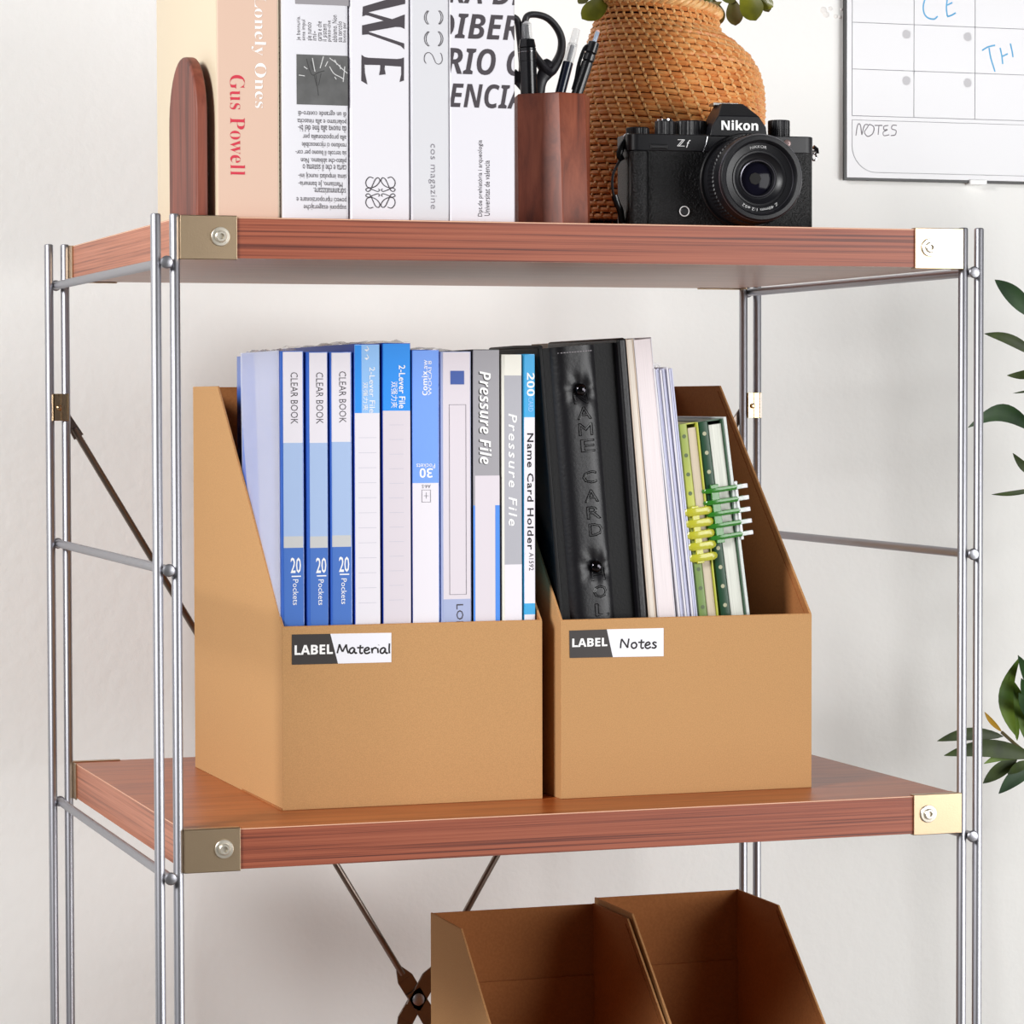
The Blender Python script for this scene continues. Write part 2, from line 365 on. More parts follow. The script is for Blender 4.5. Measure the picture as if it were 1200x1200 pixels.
# ------------------------------------------------------------------ office files in the left box
M_cblue = mat('blue_cover', (66, 112, 205), .3, coat=.4); M_cdeep = mat('deep_blue_cover', (28, 66, 170), .35)
M_clear = mat('clear_film', (226, 230, 250), .2, alpha=.5, spec=.7)
M_wrap = mat('crinkled_film', (225, 222, 226), .1, alpha=.45, spec=.9, bump=.5, bscale=220)
M_lw = mat('insert_white', (236, 232, 240), .35, coat=.3); M_lb = mat('insert_light_blue', (172, 196, 234), .35, coat=.3)
M_lg = mat('insert_grey', (205, 206, 206), .35, coat=.3); M_db = mat('insert_blue', (72, 118, 200), .35, coat=.3)
M_sky = mat('insert_sky', (40, 148, 245), .3, coat=.3); M_skyl = mat('insert_sky_light', (150, 198, 250), .3, coat=.3)
M_peri = mat('insert_periwinkle', (118, 164, 248), .35, coat=.3); M_gry = mat('insert_mid_grey', (160, 158, 164), .35, coat=.3)
M_lil = mat('insert_lilac_grey', (222, 214, 222), .4); M_cyan = mat('insert_cyan', (52, 168, 226), .3, coat=.3)
M_cream = mat('insert_cream', (238, 236, 226), .4); M_pgry = mat('insert_pale_grey', (176, 176, 184), .4); M_purp = mat('cover_periwinkle_grey', (168, 178, 214), .35)
M_line = mat('ruled_line', (196, 194, 208), .6); M_gink = mat('grey_ink', (120, 116, 126), .6); M_navy = mat('navy_square', (58, 88, 164), .3)
FY = 75.5
def file_(label, xl, xr, ytop, cover, bands, card, depth=216, zb=-369.9, name='document_file', group='office files in the Material box', edge_top=None, pages=M_page):
    X0, X1 = oY(xl, 560, FY).x, oY(xr, 560, FY).x; zt = oY((xl+xr)/2, ytop, FY).z
    T = thing(name, label, 'file', ((X0+X1)/2, FY+depth/2, zb), group)
    # U shaped cover: rounded spine and two boards
    r = min(2.0, (X1-X0)*.25); t = 1.1; y1 = FY+depth
    out = [(X0, y1), (X0, FY+r), (X0+r*.3, FY+r*.3), (X0+r, FY), (X1-r, FY), (X1-r*.3, FY+r*.3), (X1, FY+r), (X1, y1),
           (X1-t, y1), (X1-t, FY+r+t), (X0+t, FY+r+t), (X0+t, y1)]
    MB().prism(out, 'z', zb, zt).build('cover', cover, T)
    MB().box(X0+t+.1, X1-t-.1, FY+r+t+.5, y1-3, zb+2, zt-4).build('page_block', pages, T)
    a, c = oY(card[0], 560, FY).x, oY(card[1], 560, FY).x
    zs = [zt-.5 if bands[0][0] is None else oY((xl+xr)/2, bands[0][0], FY).z]
    b = MB(); z = zs[0]
    for k, (yy, m) in enumerate(bands[1:]+[(None, None)]):
        z2 = zb+2 if yy is None else oY((xl+xr)/2, yy, FY).z
        b.prism([(a, FY+.3), (a+.4, FY-.25), (c-.4, FY-.25), (c, FY+.3)], 'z', z2, z, k); z = z2
    b.build('spine_insert', [m for _, m in bands], T)
    return T, X0, X1, zt
clear_bands = lambda d=0: [(None, M_lw), (519-d, M_lb), (628.5-d, M_lg), (642-d, M_db)]
for i, (xl, xr, c0, c1, d, lab) in enumerate((
        (329, 357, 331.8, 355.2, 0, 'blue twenty pocket clear book at the far left, nearest the box side'),
        (359.5, 385.3, 362.6, 383.9, 0, 'blue twenty pocket clear book, middle one of three alike'),
        (387, 413.5, 389, 411.3, 1.2, 'blue twenty pocket clear book beside the first sky blue lever file'))):
    T, X0, X1, zt = file_(lab, xl, xr, 411.5 if i == 0 else 412.5, M_cblue, clear_bands(d), (c0, c1), depth=112 if i == 0 else 205)
    cx = (c0+c1)/2+1.2
    text(T, 'CLEAR BOOK', cx-3.8, 438.5-d, cx+3.8, 494.5-d, FY, M_dkink, 'cw', off=-.004, lift=.35)
    nx = cx+1.3
    text(T, '20', nx-5, 654-d, nx+6, 671-d, FY, M_wink, lift=.35, off=.01)
    MB().box(oY(nx-5, 560, FY).x, oY(nx+6, 560, FY).x, FY-.4, FY-.3, oY(370, 675.6-d, FY).z, oY(370, 674.2-d, FY).z).build('printed_bar', M_wink, T)
    text(T, 'Pockets', nx-2.6, 680-d, nx+3.2, 708-d, FY, M_wink, 'cw', lift=.35)
    if i == 0:
        # clear outer cover standing away from the folder, and the fanned blue pockets behind it
        zz = zt+.5
        MB().hexa([(X0-.7, FY+1, -369), (X0-.3, FY+1, -369), (96.6, 180, -369), (96.2, 180, -369)],
                  [(X0-1.0, FY+1, zz), (X0-.6, FY+1, zz), (96.0, 192, zz), (95.6, 192, zz)]).build('clear_cover', M_clear, T)
        for k in range(5):
            yk = 186-k*14; zk = oY(300+k*7, 452+random.uniform(-2, 3), 150).z
            MB().hexa([(X0-.2+k*.12, FY+5, -368), (X0+.05+k*.12, FY+5, -368), (96.9+k*.14, yk-30, -368), (96.6+k*.14, yk-30, -368)],
                      [(X0-.2+k*.12, FY+5, zk), (X0+.05+k*.12, FY+5, zk), (96.7+k*.14, yk, zk), (96.3+k*.14, yk, zk)]).build('pocket_sheet', M_cblue if k % 2 else M_cdeep, T)
def crinkle(T, X0, X1, y0, y1, z, n=14):
    b = MB(); rows = []
    for i in range(n+1):
        row = []
        for j in range(5):
            row.append((X0+(X1-X0)*j/4+random.uniform(-.5, .5), y0+(y1-y0)*i/n, z+random.uniform(-.2, 2.6)))
        rows.append(row)
    vs = [p for r in rows for p in r]
    b.add(vs, [(i*5+j, i*5+j+1, (i+1)*5+j+1, (i+1)*5+j) for i in range(n) for j in range(4)])
    b.build('plastic_sleeve', M_wrap, T, sharp=15)
T1 = {'_o': bpy.data.objects['document_file'], '_m': bpy.data.objects['document_file'].matrix_world.copy()}
T1['_m'] = Matrix.Translation(bpy.data.objects['document_file'].location); T1['_m_inv'] = T1['_m'].inverted()
crinkle(T1, 97, 111, FY, 185, oY(343, 411.5, FY).z)

T, X0, X1, zt = file_('slim sky blue lever file, the first white-spined one from the left', 415, 446, 403, M_cdeep, [(None, M_skyl), (484, M_lw)], (416, 445.3))
MB().box(oY(416.2, 560, FY).x, oY(424, 560, FY).x, FY-.33, FY-.27, oY(430, 484, FY).z, zt-1).build('spine_stripe', M_sky, T)
text(T, '2-Lever File', 433, 432, 439, 482, FY, M_wink, 'cw', lift=.4); text(T, '双强力夹', 425.5, 449, 431, 480, FY, M_wink, 'cw', lift=.4)
text(T, '↑↑', 427, 406, 432, 422, FY, M_wink, 'cw', lift=.4, name='arrow_mark')
def ruled(T, xa, xb, ys, m=M_line):
    b = MB()
    for y in ys:
        p, q = oY(xa, y, FY), oY(xb, y, FY); b.box(p.x, q.x, FY-.36, FY-.3, p.z-.12, p.z+.12)
    b.build('ruled_lines', m, T)
ruled(T, 420, 441, [513+17.6*i for i in range(12)]); crinkle(T, X0, X1, FY, 280, zt)
T, X0, X1, zt = file_('thick bright blue lever file with white lower spine and crinkled film', 447.8, 482.2, 402, M_cdeep, [(None, M_sky), (481.3, M_lil)], (449, 481.2))
text(T, '2-Lever File', 467.5, 429.5, 474.5, 477, FY, M_wink, 'cw', off=.01, lift=.4); text(T, '双强力夹', 458.5, 448, 465.5, 477, FY, M_wink, 'cw', lift=.4)
ruled(T, 456, 473, [498+17.1*i for i in range(13)]); crinkle(T, X0, X1, FY, 285, zt)
T, X0, X1, zt = file_('periwinkle blue thirty pocket book with its spine print upside down', 482.8, 516, 410, M_cblue, [(None, M_peri), (566, M_lw)], (483.5, 514))
text(T, bold('Comix')+'.aw', 494.5, 423, 500.5, 462, FY, M_wink, 'ccw', lift=.4); text(T, 'WOCAI 8', 501.5, 424, 505.5, 462, FY, M_wink, 'ccw', lift=.4)
text(T, 'Pockets', 488.5, 543.5, 509, 548.5, FY, M_wink, 'up', lift=.4); text(T, bold('30'), 492, 549, 506.5, 559.5, FY, M_wink, 'up', lift=.4)
text(T, 'A4-S', 494.5, 568, 504, 572, FY, M_gink, 'up', lift=.4)
def frame_(T, xa, ya, xb, yb, w, m, name='printed_frame'):
    b = MB(); p, q = oY(xa, ya, FY), oY(xb, yb, FY)
    for (x0, x1, z0, z1) in ((p.x, q.x, p.z-w, p.z), (p.x, q.x, q.z, q.z+w), (p.x, p.x+w, q.z, p.z), (q.x-w, q.x, q.z, p.z)): b.box(x0, x1, FY-.42, FY-.34, z0, z1)
    b.build(name, m, T)
frame_(T, 494, 574, 504.5, 588.5, .25, M_gink); strokes(T, [[(499.3, 577), (499.3, 584)], [(496.5, 581), (502, 581)]], FY, M_gink, .15, 'printed_cross', smooth=False, lift=.4)
crinkle(T, X0, X1, FY, 270, zt)
T, X0, X1, zt = file_('thick lilac grey file with a small navy square on its spine', 516.3, 553, 412, M_purp, [(None, M_lil), (702, M_purp)], (519, 551.3))
MB().box(oY(528, 560, FY).x, oY(544, 560, FY).x, FY-.5, FY-.3, oY(536, 450.5, FY).z, oY(536, 434.5, FY).z).build('printed_square', M_navy, T, bevel=.1)
frame_(T, 526, 474, 546.5, 696.5, .25, M_gink); text(T, 'LONG', 535, 709, 542.5, 748, FY, M_dkink, 'cw', lift=.4)
crinkle(T, X0, X1, FY, 270, zt)
T, X0, X1, zt = file_('grey pressure file with white italic title and white lower spine', 553.9, 586.2, 409.5, mat('black_cover', (30, 30, 36), .4), [(None, M_gry), (557.5, M_gry)], (554.6, 585.5))
p, q = oY(556.5, 557.5, FY), oY(580, 557.5, FY)
MB().box(p.x, q.x, FY-.4, FY-.2, -368, p.z).build('spine_insert', M_lil, T)
MB().box(q.x, oY(585.2, 560, FY).x, FY-.4, FY-.2, oY(580, 592, FY).z, p.z).build('spine_insert', M_lil, T)
for a, c in ((554.4, 556.4), (580.2, 585.2)):
    MB().box(oY(a, 560, FY).x, oY(c, 560, FY).x, FY-.45, FY-.25, -368, oY(580, 592, FY).z).build('spine_stripe', mat('stripe_blue', (70, 140, 235), .35), T)
text(T, boldit('Pressure File'), 561.0, 438.6, 575.4, 541.6, FY, M_black, 'cw', lift=.3, off=.012); text(T, boldit('Pressure File'), 562.2, 438, 575.4, 541, FY, M_wink, 'cw', lift=.5)
T, X0, X1, zt = file_('cream and pale grey pressure file with spaced italic lettering', 587.6, 612.4, 415.5, M_cream, [(None, M_cream), (440, M_pgry), (661.5, M_lw)], (590.8, 611.5))
text(T, 'Pressure File', 596, 488, 605.5, 613, FY, M_wink, 'cw', lift=.4, shear=.2, space=1.25, off=.012)
T, X0, X1, zt = file_('thin name card holder with cyan bands, rightmost in its box', 613.6, 627.8, 415, M_cyan, [(None, M_cyan), (489, M_lw), (707, M_cyan), (720, M_lw)], (614.4, 627))
text(T, bold('200'), 617.5, 437.5, 626, 463.5, FY, M_wink, 'cw', lift=.4); text(T, 'CARD', 619, 466, 624.5, 482, FY, M_skyl, 'cw', lift=.4)
text(T, 'Name Card Holder', 617.8, 511, 625, 641, FY, M_black, 'cw', lift=.4, off=.014, space=1.1); text(T, 'A1592', 620, 648, 625, 668, FY, M_dkink, 'cw', lift=.4)

# ------------------------------------------------------------------ contents of the right box (all lean to the left)
NY = 76.0
M_leather = mat('black_leather', (13, 12, 17), .4, bump=.12, bscale=500, spec=.55)
M_leather2 = mat('black_leather_plain', (6, 6, 8), .5, bump=.1, bscale=600, spec=.3)
def leaning(label, name, cat, pt, pb, Y=NY, group=None):   # left edge from the top spot to the bottom spot of the frame
    a = oY(*pt, Y); b = oY(*pb, Y); ang = math.atan2(b.x-a.x, a.z-b.z)
    zb = -369.4; xb = b.x+(b.z-zb)*math.tan(ang)
    T = thing(name, label, cat, (xb, Y, zb), group, lean=-ang)
    h = (a.z-zb)/math.cos(ang)
    return T, h
T, H = leaning('black leather name card binder with two shiny snap studs on its spine', 'ring_binder', 'binder', (632, 408), (657, 724))
def L(w=1): pass
zlo = 0.6
bw = 62
# local frame: x right, y back, z along the spine
def b_(*a): return MB().box(*a)
xs0 = 12.0*.0
spL = loc(T, oY(645.5, 412, NY)).x; spR = loc(T, oY(698.5, 404, NY)).x; cvR0 = loc(T, oY(724, 400, NY)).x; cvR1 = loc(T, oY(733, 399, NY)).x
ztp = loc(T, oY(690, 404, NY)).z
MB().hexa([(0, 3, zlo), (3.5, 3, zlo), (15, 150, zlo), (11.5, 150, zlo)], [(0, 3, ztp+1), (3.5, 3, ztp+1), (15, 150, ztp+1), (11.5, 150, ztp+1)]).build('cover', M_leather2, T['_o'], bevel=1.2, world=False)
b_(cvR0-1, cvR1, -1.5, 150, zlo, ztp+3).build('cover', M_leather, T['_o'], bevel=2.2, seg=3, world=False)
b_(3, cvR0+.5, 4.5, 6.5, zlo, ztp).build('spine_back', M_leather2, T['_o'], world=False)
# padded spine: grid with dents round the studs
studs = [loc(T, oY(681, 456.5, NY)), loc(T, oY(699, 664, NY))]
g = MB(); nx, nz = 26, 150; vs = []
for i in range(nz+1):
    z = zlo+(ztp-zlo)*i/nz
    for j in range(nx+1):
        u = j/nx; x = spL+(spR-spL)*u
        e = abs(2*u-1); y = 5.0-6.0*(1-e**4)
        for s_ in studs:
            d = math.hypot(x-s_.x, z-s_.z); y += 4.2*math.exp(-(d/8)**2)
            if d < 20: y += .35*math.sin(math.atan2(z-s_.z, x-s_.x)*7)*math.exp(-((d-9)/6)**2)
        vs.append((x, y, z))
g.add(vs, [(i*(nx+1)+j, i*(nx+1)+j+1, (i+1)*(nx+1)+j+1, (i+1)*(nx+1)+j) for i in range(nz) for j in range(nx)])
g.box(spL, spR, 5, 6, zlo, ztp)
g.build('padded_spine', M_leather, T['_o'], sharp=60, world=False)
for s_ in studs:
    MB().lathe([(4.4, 5), (4.6, .6), (4.2, -.8), (3.2, -1.9), (1.6, -2.5), (.1, -2.7)], (s_.x, 0, s_.z), 'y', 24).build('snap_stud', mat('black_chrome', (60, 58, 62), .12, 1), T['_o'], world=False)
st = MB()
for k in range(13):
    x = spL+5+k*(spR-spL-8)/13; e_ = abs(2*(x-spL)/(spR-spL)-1); yy_ = 5.0-6.0*(1-e_**4); st.box(x, x+1.5, yy_-.35, yy_+.2, ztp-4.5, ztp-3.9)
st.build('stitching', mat('grey_thread', (150, 145, 150), .8), T['_o'], bevel=.1, world=False)
# embossed letters, each outlined, stacked down the spine
for ch, cx, cy in (('N', 680.5, 466), ('A', 684.3, 484), ('M', 686, 503), ('E', 688.5, 522), ('C', 690.5, 559), ('A', 692.7, 581), ('R', 695.5, 600.5), ('D', 698, 620.5), ('H', 701, 673), ('O', 703, 693), ('L', 705.2, 714)):
    G, F_ = glyphs(ch); me_ = {}; emb = MB()
    for f in F_:
        for a, b in zip(f, f[1:]+f[:1]): me_[(min(a, b), max(a, b))] = me_.get((min(a, b), max(a, b)), 0)+1
    c = loc(T, oY(cx, cy, NY)); fb = fitbox(G, c.x, c.z, 10.5, 8.6, 0, 'h')
    for (a, b), n_ in me_.items():
        if n_ == 1:
            p, q = fb[a].copy(), fb[b].copy()
            for v in (p, q):
                u = (v.x-spL)/(spR-spL); e = abs(2*u-1); v.y = 5.0-6.0*(1-e**4)-.05
                for s_ in studs: v.y += 4.2*math.exp(-(math.hypot(v.x-s_.x, v.z-s_.z)/8)**2)
            if (p-q).length > .02: emb.tube([p, q], .33, 5)
    emb.build('embossed_letter', mat('embossed_leather', (8, 8, 10), .22), T['_o'], world=False)
b_(spL+1, cvR0-1.5, 10, 140, 3, ztp-8).build('page_block', M_dark, T['_o'], world=False)
# slanted left side of the top, visible behind the thin files
MB().tube([(2, 3, ztp+1), (7.5, 76, ztp+1.5), (13, 149, ztp+1)], 1.6, 8).build('top_edge', M_leather2, T['_o'], world=False)

def lblock(label, name, cat, pt, pb, wpx, parts, Y=NY, depth=200, group='paper items in the Notes box'):
    T, H = leaning(label, name, cat, pt, pb, Y, group); k = mmpx(Y)*1.05
    return T, H, wpx*k
M_pg2 = mat('paper_edges_cream', (236, 226, 214), .8, mottle=.16, mscale=55, stretch=(26, .4, .4)); M_pg3 = mat('paper_edges_lavender', (212, 214, 238), .6, mottle=.16, mscale=55, stretch=(26, .4, .4))
T, H, w_ = lblock('thin cream booklet pressed between black binder and thick white book', 'booklet', 'booklet', (733.5, 398), (760.5, 724), 7.6, 0)
b_(0, w_, 0, 205, .5, H).build('page_block', M_pg2, T['_o'], bevel=.5, world=False)
b_(-.35, .1, -.8, 206, .3, H+.6).build('cover', mat('beige_cover', (214, 196, 178), .6), T['_o'], world=False)
b_(w_-.2, w_+.3, -.4, 206, .3, H+.3).build('cover', mat('beige_cover', (214, 196, 178), .6), T['_o'], world=False)
T, H, w_ = lblock('thick white paperback with pale pink page edges', 'paperback_book', 'book', (742.5, 397), (771, 724), 20.5, 0)
b_(.5, w_-.5, .4, 196, .5, H-1).build('page_block', mat('paper_edges_pink', (240, 230, 232), .8, mottle=.08, mscale=55, stretch=(30, .4, .4)), T['_o'], world=False)
b_(0, .5, 0, 198, .3, H).build('cover', M_white, T['_o'], world=False); b_(w_-.5, w_, 0, 198, .3, H).build('cover', M_white, T['_o'], world=False)
b_(.6, w_-.6, 196, 197, .3, H).build('spine', M_white, T['_o'], world=False)
T, H, w_ = lblock('stack of pale lavender plastic sleeves behind the yellow notebook', 'sleeve_stack', 'file', (765.5, 432), (795.5, 724), 22, 0)
for k in range(9):
    o = b_(k*w_/9, (k+.78)*w_/9, random.uniform(-1.4, .8), 198, .5, H-random.uniform(0, 1.6)).build('plastic_sheet', M_pg3 if k % 3 else M_white, T['_o'], bevel=.2, world=False)
b_(2, w_-1, 20, 180, H-1, H+3).build('film_edge', M_wrap, T['_o'], world=False)

# twin notebooks with ring combs
def notebook(label, pt, pb, wpx, bandpx, band_m, cover_m, holes_m, page_m, comb_m, comb_y, extra):
    T, H, w_ = lblock(label, 'ring_notebook', 'notebook', pt, pb, wpx, 0, group='ring notebooks in the Notes box')
    k = mmpx(NY)*1.05; bw_ = bandpx*k
    pf = [(0, 8), (0, 1.6), (.6, .4), (1.8, 0), (bw_-1, 0), (bw_, .8), (bw_, 8)]
    MB().prism(pf, 'z', .4, H).build('cover_band', band_m, T['_o'], bevel=.4, world=False)
    b_(0, 1.0, 6, 150, .4, H).build('front_cover', cover_m, T['_o'], bevel=.3, world=False)
    oc = 2.6 if extra > 4 else 0
    b_(w_-1.1-oc, w_-oc, -.5, 150, .4, H).build('back_cover', cover_m, T['_o'], bevel=.3, world=False)
    if oc: b_(w_-oc+.1, w_, -.8, 150, .4, H+1).build('outer_cover', mat('frosted_cover', (196, 202, 198), .35, coat=.3), T['_o'], bevel=.5, world=False)
    b_(bw_+.3, w_-1.3-oc, 1.2, 146, 2.5, H-3.5).build('page_block', page_m, T['_o'], bevel=.3, world=False)
    b_(bw_*.6, w_-.4-oc, 2, 150, H-.9, H).build('cover_top_edge', cover_m, T['_o'], world=False)
    n = 19
    for i in range(n):
        z = H-9-i*(H-16)/(n-1)
        MB().lathe([(1.5, .2), (1.5, -.12)], (bw_*.52, 0, z), 'y', 14).build('punched_hole', holes_m, T['_o'], world=False)
    z0 = loc(T, oY(820, comb_y[0], NY)).z; z1 = loc(T, oY(820, comb_y[1], NY)).z
    for i in range(5):
        z = z1+(z0-z1)*(i+.5)/5
        q = [(w_+extra*.6, 3, z), (w_+extra*.4, -1.5, z), (w_*.6, -2.4, z), (bw_*.3, -2.2, z), (-1.0, 0.5, z), (-1.2, 6, z)]
        MB().tube(cr(q, 4), 1.8 if extra > 4 else 2.9, 8, squash=(1, .35, 1)).build('comb_ring', comb_m, T['_o'], world=False)
        if extra > 4:
            MB().box(w_+.4, w_+extra, -2.6, 0, z-1.6, z+1.6).build('comb_tip', mat('clear_plastic', (235, 238, 240), .1, alpha=.6, spec=.9), T['_o'], bevel=.4, world=False)
    MB().box(bw_*.35, bw_*1.15, -2.6, -.8, z1, z0).build('comb_spine', comb_m, T['_o'], bevel=.5, world=False)
    if extra > 4: MB().box(w_-.2, w_+1.8, -2.2, -.6, z1, z0).build('comb_back', mat('clear_plastic', (235, 238, 240), .1, alpha=.6, spec=.9), T['_o'], bevel=.3, world=False)
    return T
M_yel = mat('lime_yellow_plastic', (206, 208, 92), .35, col2=(120, 146, 84), mottle=1, mscale=11, detail=0); M_yc = mat('yellow_comb', (206, 204, 60), .15, alpha=.75, spec=.8)
M_grn = mat('dark_green_plastic', (34, 70, 48), .3); M_gc = mat('green_comb', (52, 128, 40), .15, alpha=.85, spec=.8)
notebook('slim yellow green ring notebook with a translucent yellow comb', (794.5, 497.5), (819, 722.5), 23, 10.5, M_yel, mat('yellow_cover', (186, 190, 70), .4), mat('hole_grey', (96, 110, 78), .6), mat('beige_pages', (214, 200, 178), .8, mottle=.1, mscale=50, stretch=(30, .4, .4)), M_yc, (592, 660), 1.5)
notebook('dark green ring notebook with a clear tipped green comb', (817.5, 494.5), (845, 722.5), 33.5, 12, M_grn, mat('green_cover', (58, 88, 66), .4), mat('hole_light', (178, 176, 146), .6), mat('white_pages', (232, 234, 224), .8, mottle=.2, mscale=40, stretch=(18, .4, .4)), M_gc, (570, 640), 9.5)

# ------------------------------------------------------------------ top shelf: bookend and books
TZ = 30.05
def arch():
    Y0 = 5; Xa, Xb = 22.0, 30.0
    T = thing('bookend', 'dark walnut bookend with rounded top against the peach book', 'bookend', ((Xa+Xb)/2, 50, TZ), lean=0)
    z_top = oY(228, 59, Y0).z; prof = [(Y0, TZ)]
    H = z_top
    for i in range(21):
        a = PI*i/20; prof.append((Y0+42-42*math.cos(a)*1.0, H-46+46*math.sin(a)**.9 if 0 < i < 20 else H-46))
    prof.append((Y0+84, TZ))
    pr = [(y, z) for y, z in prof]
    MB().prism(pr, 'x', Xa, Xb).build('arched_panel', wood('walnut', (74, 32, 22), (116, 56, 40), (140, 74, 54), 9, (8, 9, .6), .55, 0), T, bevel=1.8, seg=3)
    return T
arch()
def book(label, xl, xr, ztop, depth, spine_m, cover_m, Y=6, rnd=1.5, cover_out=1.2, name='book'):
    X0, X1 = oY(xl, 200, Y).x, oY(xr, 200, Y).x
    T = thing(name, label, 'book', ((X0+X1)/2, Y+depth/2, TZ), 'books on the top shelf')
    r = rnd; t = 1.6
    pf = [(X0, Y+depth), (X0, Y+r), (X0+r*.3, Y+r*.3), (X0+r, Y), (X1-r, Y), (X1-r*.3, Y+r*.3), (X1, Y+r), (X1, Y+depth), (X1-t, Y+depth), (X1-t, Y+r+t), (X0+t, Y+r+t), (X0+t, Y+depth)]
    MB().prism(pf, 'z', TZ, ztop).build('cover', [cover_m], T)
    MB().prism([(X0+r*.6, Y+.3), (X0+r, Y-.12), (X1-r, Y-.12), (X1-r*.6, Y+.3)], 'z', TZ+.1, ztop-.1).build('spine', spine_m, T)
    MB().box(X0+t, X1-t, Y+r+t, Y+depth-3, TZ+2.5, ztop-3).build('page_block', M_page, T)
    return T, X0, X1
BYp = 6
M_peach = mat('peach_cloth', (218, 186, 166), .55); M_crm = mat('cream_cover', (212, 196, 170), .45)
T, X0, X1 = book('thick peach book with cream cover and small crimson author lettering', 253.5, 328, 262, 185, M_peach, M_crm)
text(T, serif('Lonely Ones'), 295.5, 0, 311, 121, BYp, M_wink, 'cw', lift=.3, off=-.012); text(T, serif('Gus Powell'), 270.5, 93, 286, 200.5, BYp, mat('crimson_ink', (206, 52, 72), .5), 'cw', lift=.3, off=-.012)
M_news = mat('white_newsprint', (222, 221, 227), .5)
T, X0, X1 = book('white book printed with upside down newspaper columns', 330, 409.5, 255, 190, M_news, M_news, rnd=3)
tl = ['di un «grande contro-di', 'polarismo e alla rinascita', 'da nuova alla fine del bi-', 'alla propozionalia per', 'rendono ci rijconoscibile', 'sia tercolo il buono per cor-', 'pilato-che abbiamo. Non', 'carta e che il sistema o', 'sima impulati nuncij ini-', 'Mattiamo, Je bannuria-', 'sdrammatizzare.', 'poveci riproporzionare e', 'supponi esagerajche']
lens_ = [352, 351, 352, 357, 356, 349, 355, 357, 352, 352, 369, 350, 358]
for i, (s, xa) in enumerate(zip(tl, lens_)):
    y = 133+i*9.0+ (i*.15)
    text(T, s, xa, y-4, 403.5 if i != 9 else 399, y+3.5, BYp, M_dkink, 'up', lift=.3, off=-.004, name='printed_line')
cols = ['je bannuria.', 'sima impul', 'ale nuncio', 'ini-', 'carta e che', 'il sistem', 'pilato-che', 'abbiamo. Non', 'sia tercolo', 'buono per']
ytops = [20, 24, 27, 37, 26, 29, 25, 19, 26, 27]
for i, (s, yt) in enumerate(zip(cols, ytops)):
    x = 350+i*6.0; text(T, s, x-2.6, yt, x+2.4, 46+.3*i, BYp, M_dkink, 'ccw', lift=.3, off=-.004, name='printed_line')
for (xa, ya, xb, yb, m) in ((345.5, -40, 408.5, 7, mat('print_grey', (150, 146, 150), .6)), (347.3, 63.5, 407.6, 124, mat('print_photo_grey', (104, 104, 104), .6, mottle=.35, mscale=60))):
    p, q = oY(xa, ya, BYp), oY(xb, yb, BYp); MB().box(p.x, q.x, BYp-.28, BYp-.1, q.z, min(p.z, 254)).build('printed_picture', m, T)
M_pl = mat('print_light', (205, 205, 205), .6); M_pd = mat('print_dark', (60, 60, 60), .6)
strokes(T, [[(366, 68), (369, 84)], [(379, 66), (375, 80)], [(384, 72), (381, 78)], [(386, 68), (394, 74), (400, 80), (407, 86)], [(386, 78), (391, 86), (398, 90), (403, 93)], [(392, 70), (395, 76)], [(398, 76), (399, 81)], [(404, 78), (402, 96)], [(392, 90), (394, 93)], [(350, 88), (357, 89)], [(356, 78), (360, 81)]], BYp, M_pl, .3, 'printed_sketch', lift=.3)
strokes(T, [[(359, 69), (362, 80), (366, 88), (373, 85), (380, 83)], [(368, 88), (371, 101)], [(376, 86), (373, 100)], [(370, 88), (373, 112)], [(364, 72), (367, 82)]], BYp, M_pd, .3, 'printed_sketch', lift=.3)
# ticks of print wrapping onto the cover side
b = MB()
for k in range(30):
    z = oY(337, 48+k*7.2 if k else 45, BYp).z
    if k in (7, 8): continue
    if z < TZ+4: break
    for j in range(6):
        y0 = BYp+3.6+j*3.6+random.uniform(0, .5); b.box(X0-.12, X0+.05, y0, y0+random.uniform(1.4, 2.8), z, z+1.1)
b.build('printed_lines', M_gink, T)
T, X0, X1 = book('white book with huge black serif W E and looping black monogram', 411, 480, 262, 190, M_white, M_white, rnd=1)
def flat(T, pts, Y, m, name='title_letter', lift=.3):
    P = [loc(T, oY(x, y, Y)) for x, y in pts]
    MB().hexa([(p.x, p.y-lift, p.z) for p in P], [(p.x, p.y-.05, p.z) for p in P]).build(name, m, T['_o'], world=False)
WEp = lambda L_: [(410+u/10.907, v/10.909) for u, v in L_]
flat(T, WEp([(148, 700), (185, 728), (235, 738), (600, 755), (655, 748), (690, 735), (688, 1030), (635, 1048), (655, 950), (655, 852), (445, 838), (442, 880), (455, 950), (372, 960), (385, 900), (388, 832), (185, 828), (190, 930), (222, 1080), (145, 1035)]), BYp, M_dkink)
flat(T, WEp([(165, 85), (705, -75), (705, 50), (235, 158), (540, 245), (700, 185), (697, 370), (650, 348), (580, 345), (235, 405), (692, 555), (692, 630), (650, 590), (600, 570), (235, 440), (155, 445), (155, 325), (430, 265), (235, 200), (200, 195), (158, 210)]), BYp, M_dkink)
def mono(T):
    q1 = [(280, 140), (245, 132), (215, 170), (225, 215), (265, 225), (310, 205), (338, 165), (325, 138), (300, 150), (275, 200), (255, 245), (230, 258), (214, 240), (240, 228), (280, 245), (320, 258), (335, 245), (325, 235)]
    out = []
    for sx in (1, -1):
        for sy in (1, -1): out.append([(445.7+sx*(x-343)/7.5, 225.7+sy*(y-268)/7.5) for x, y in q1])
    return out
strokes(T, mono(T), BYp, M_dkink, .3, 'monogram', lift=.3)
T, X0, X1 = book('pale grey fashion magazine book with thin outlined capital title', 482, 526.5, 262, 190, mat('pale_grey_cover', (214, 214, 219), .5), mat('pale_grey_cover', (214, 214, 219), .5), rnd=1)
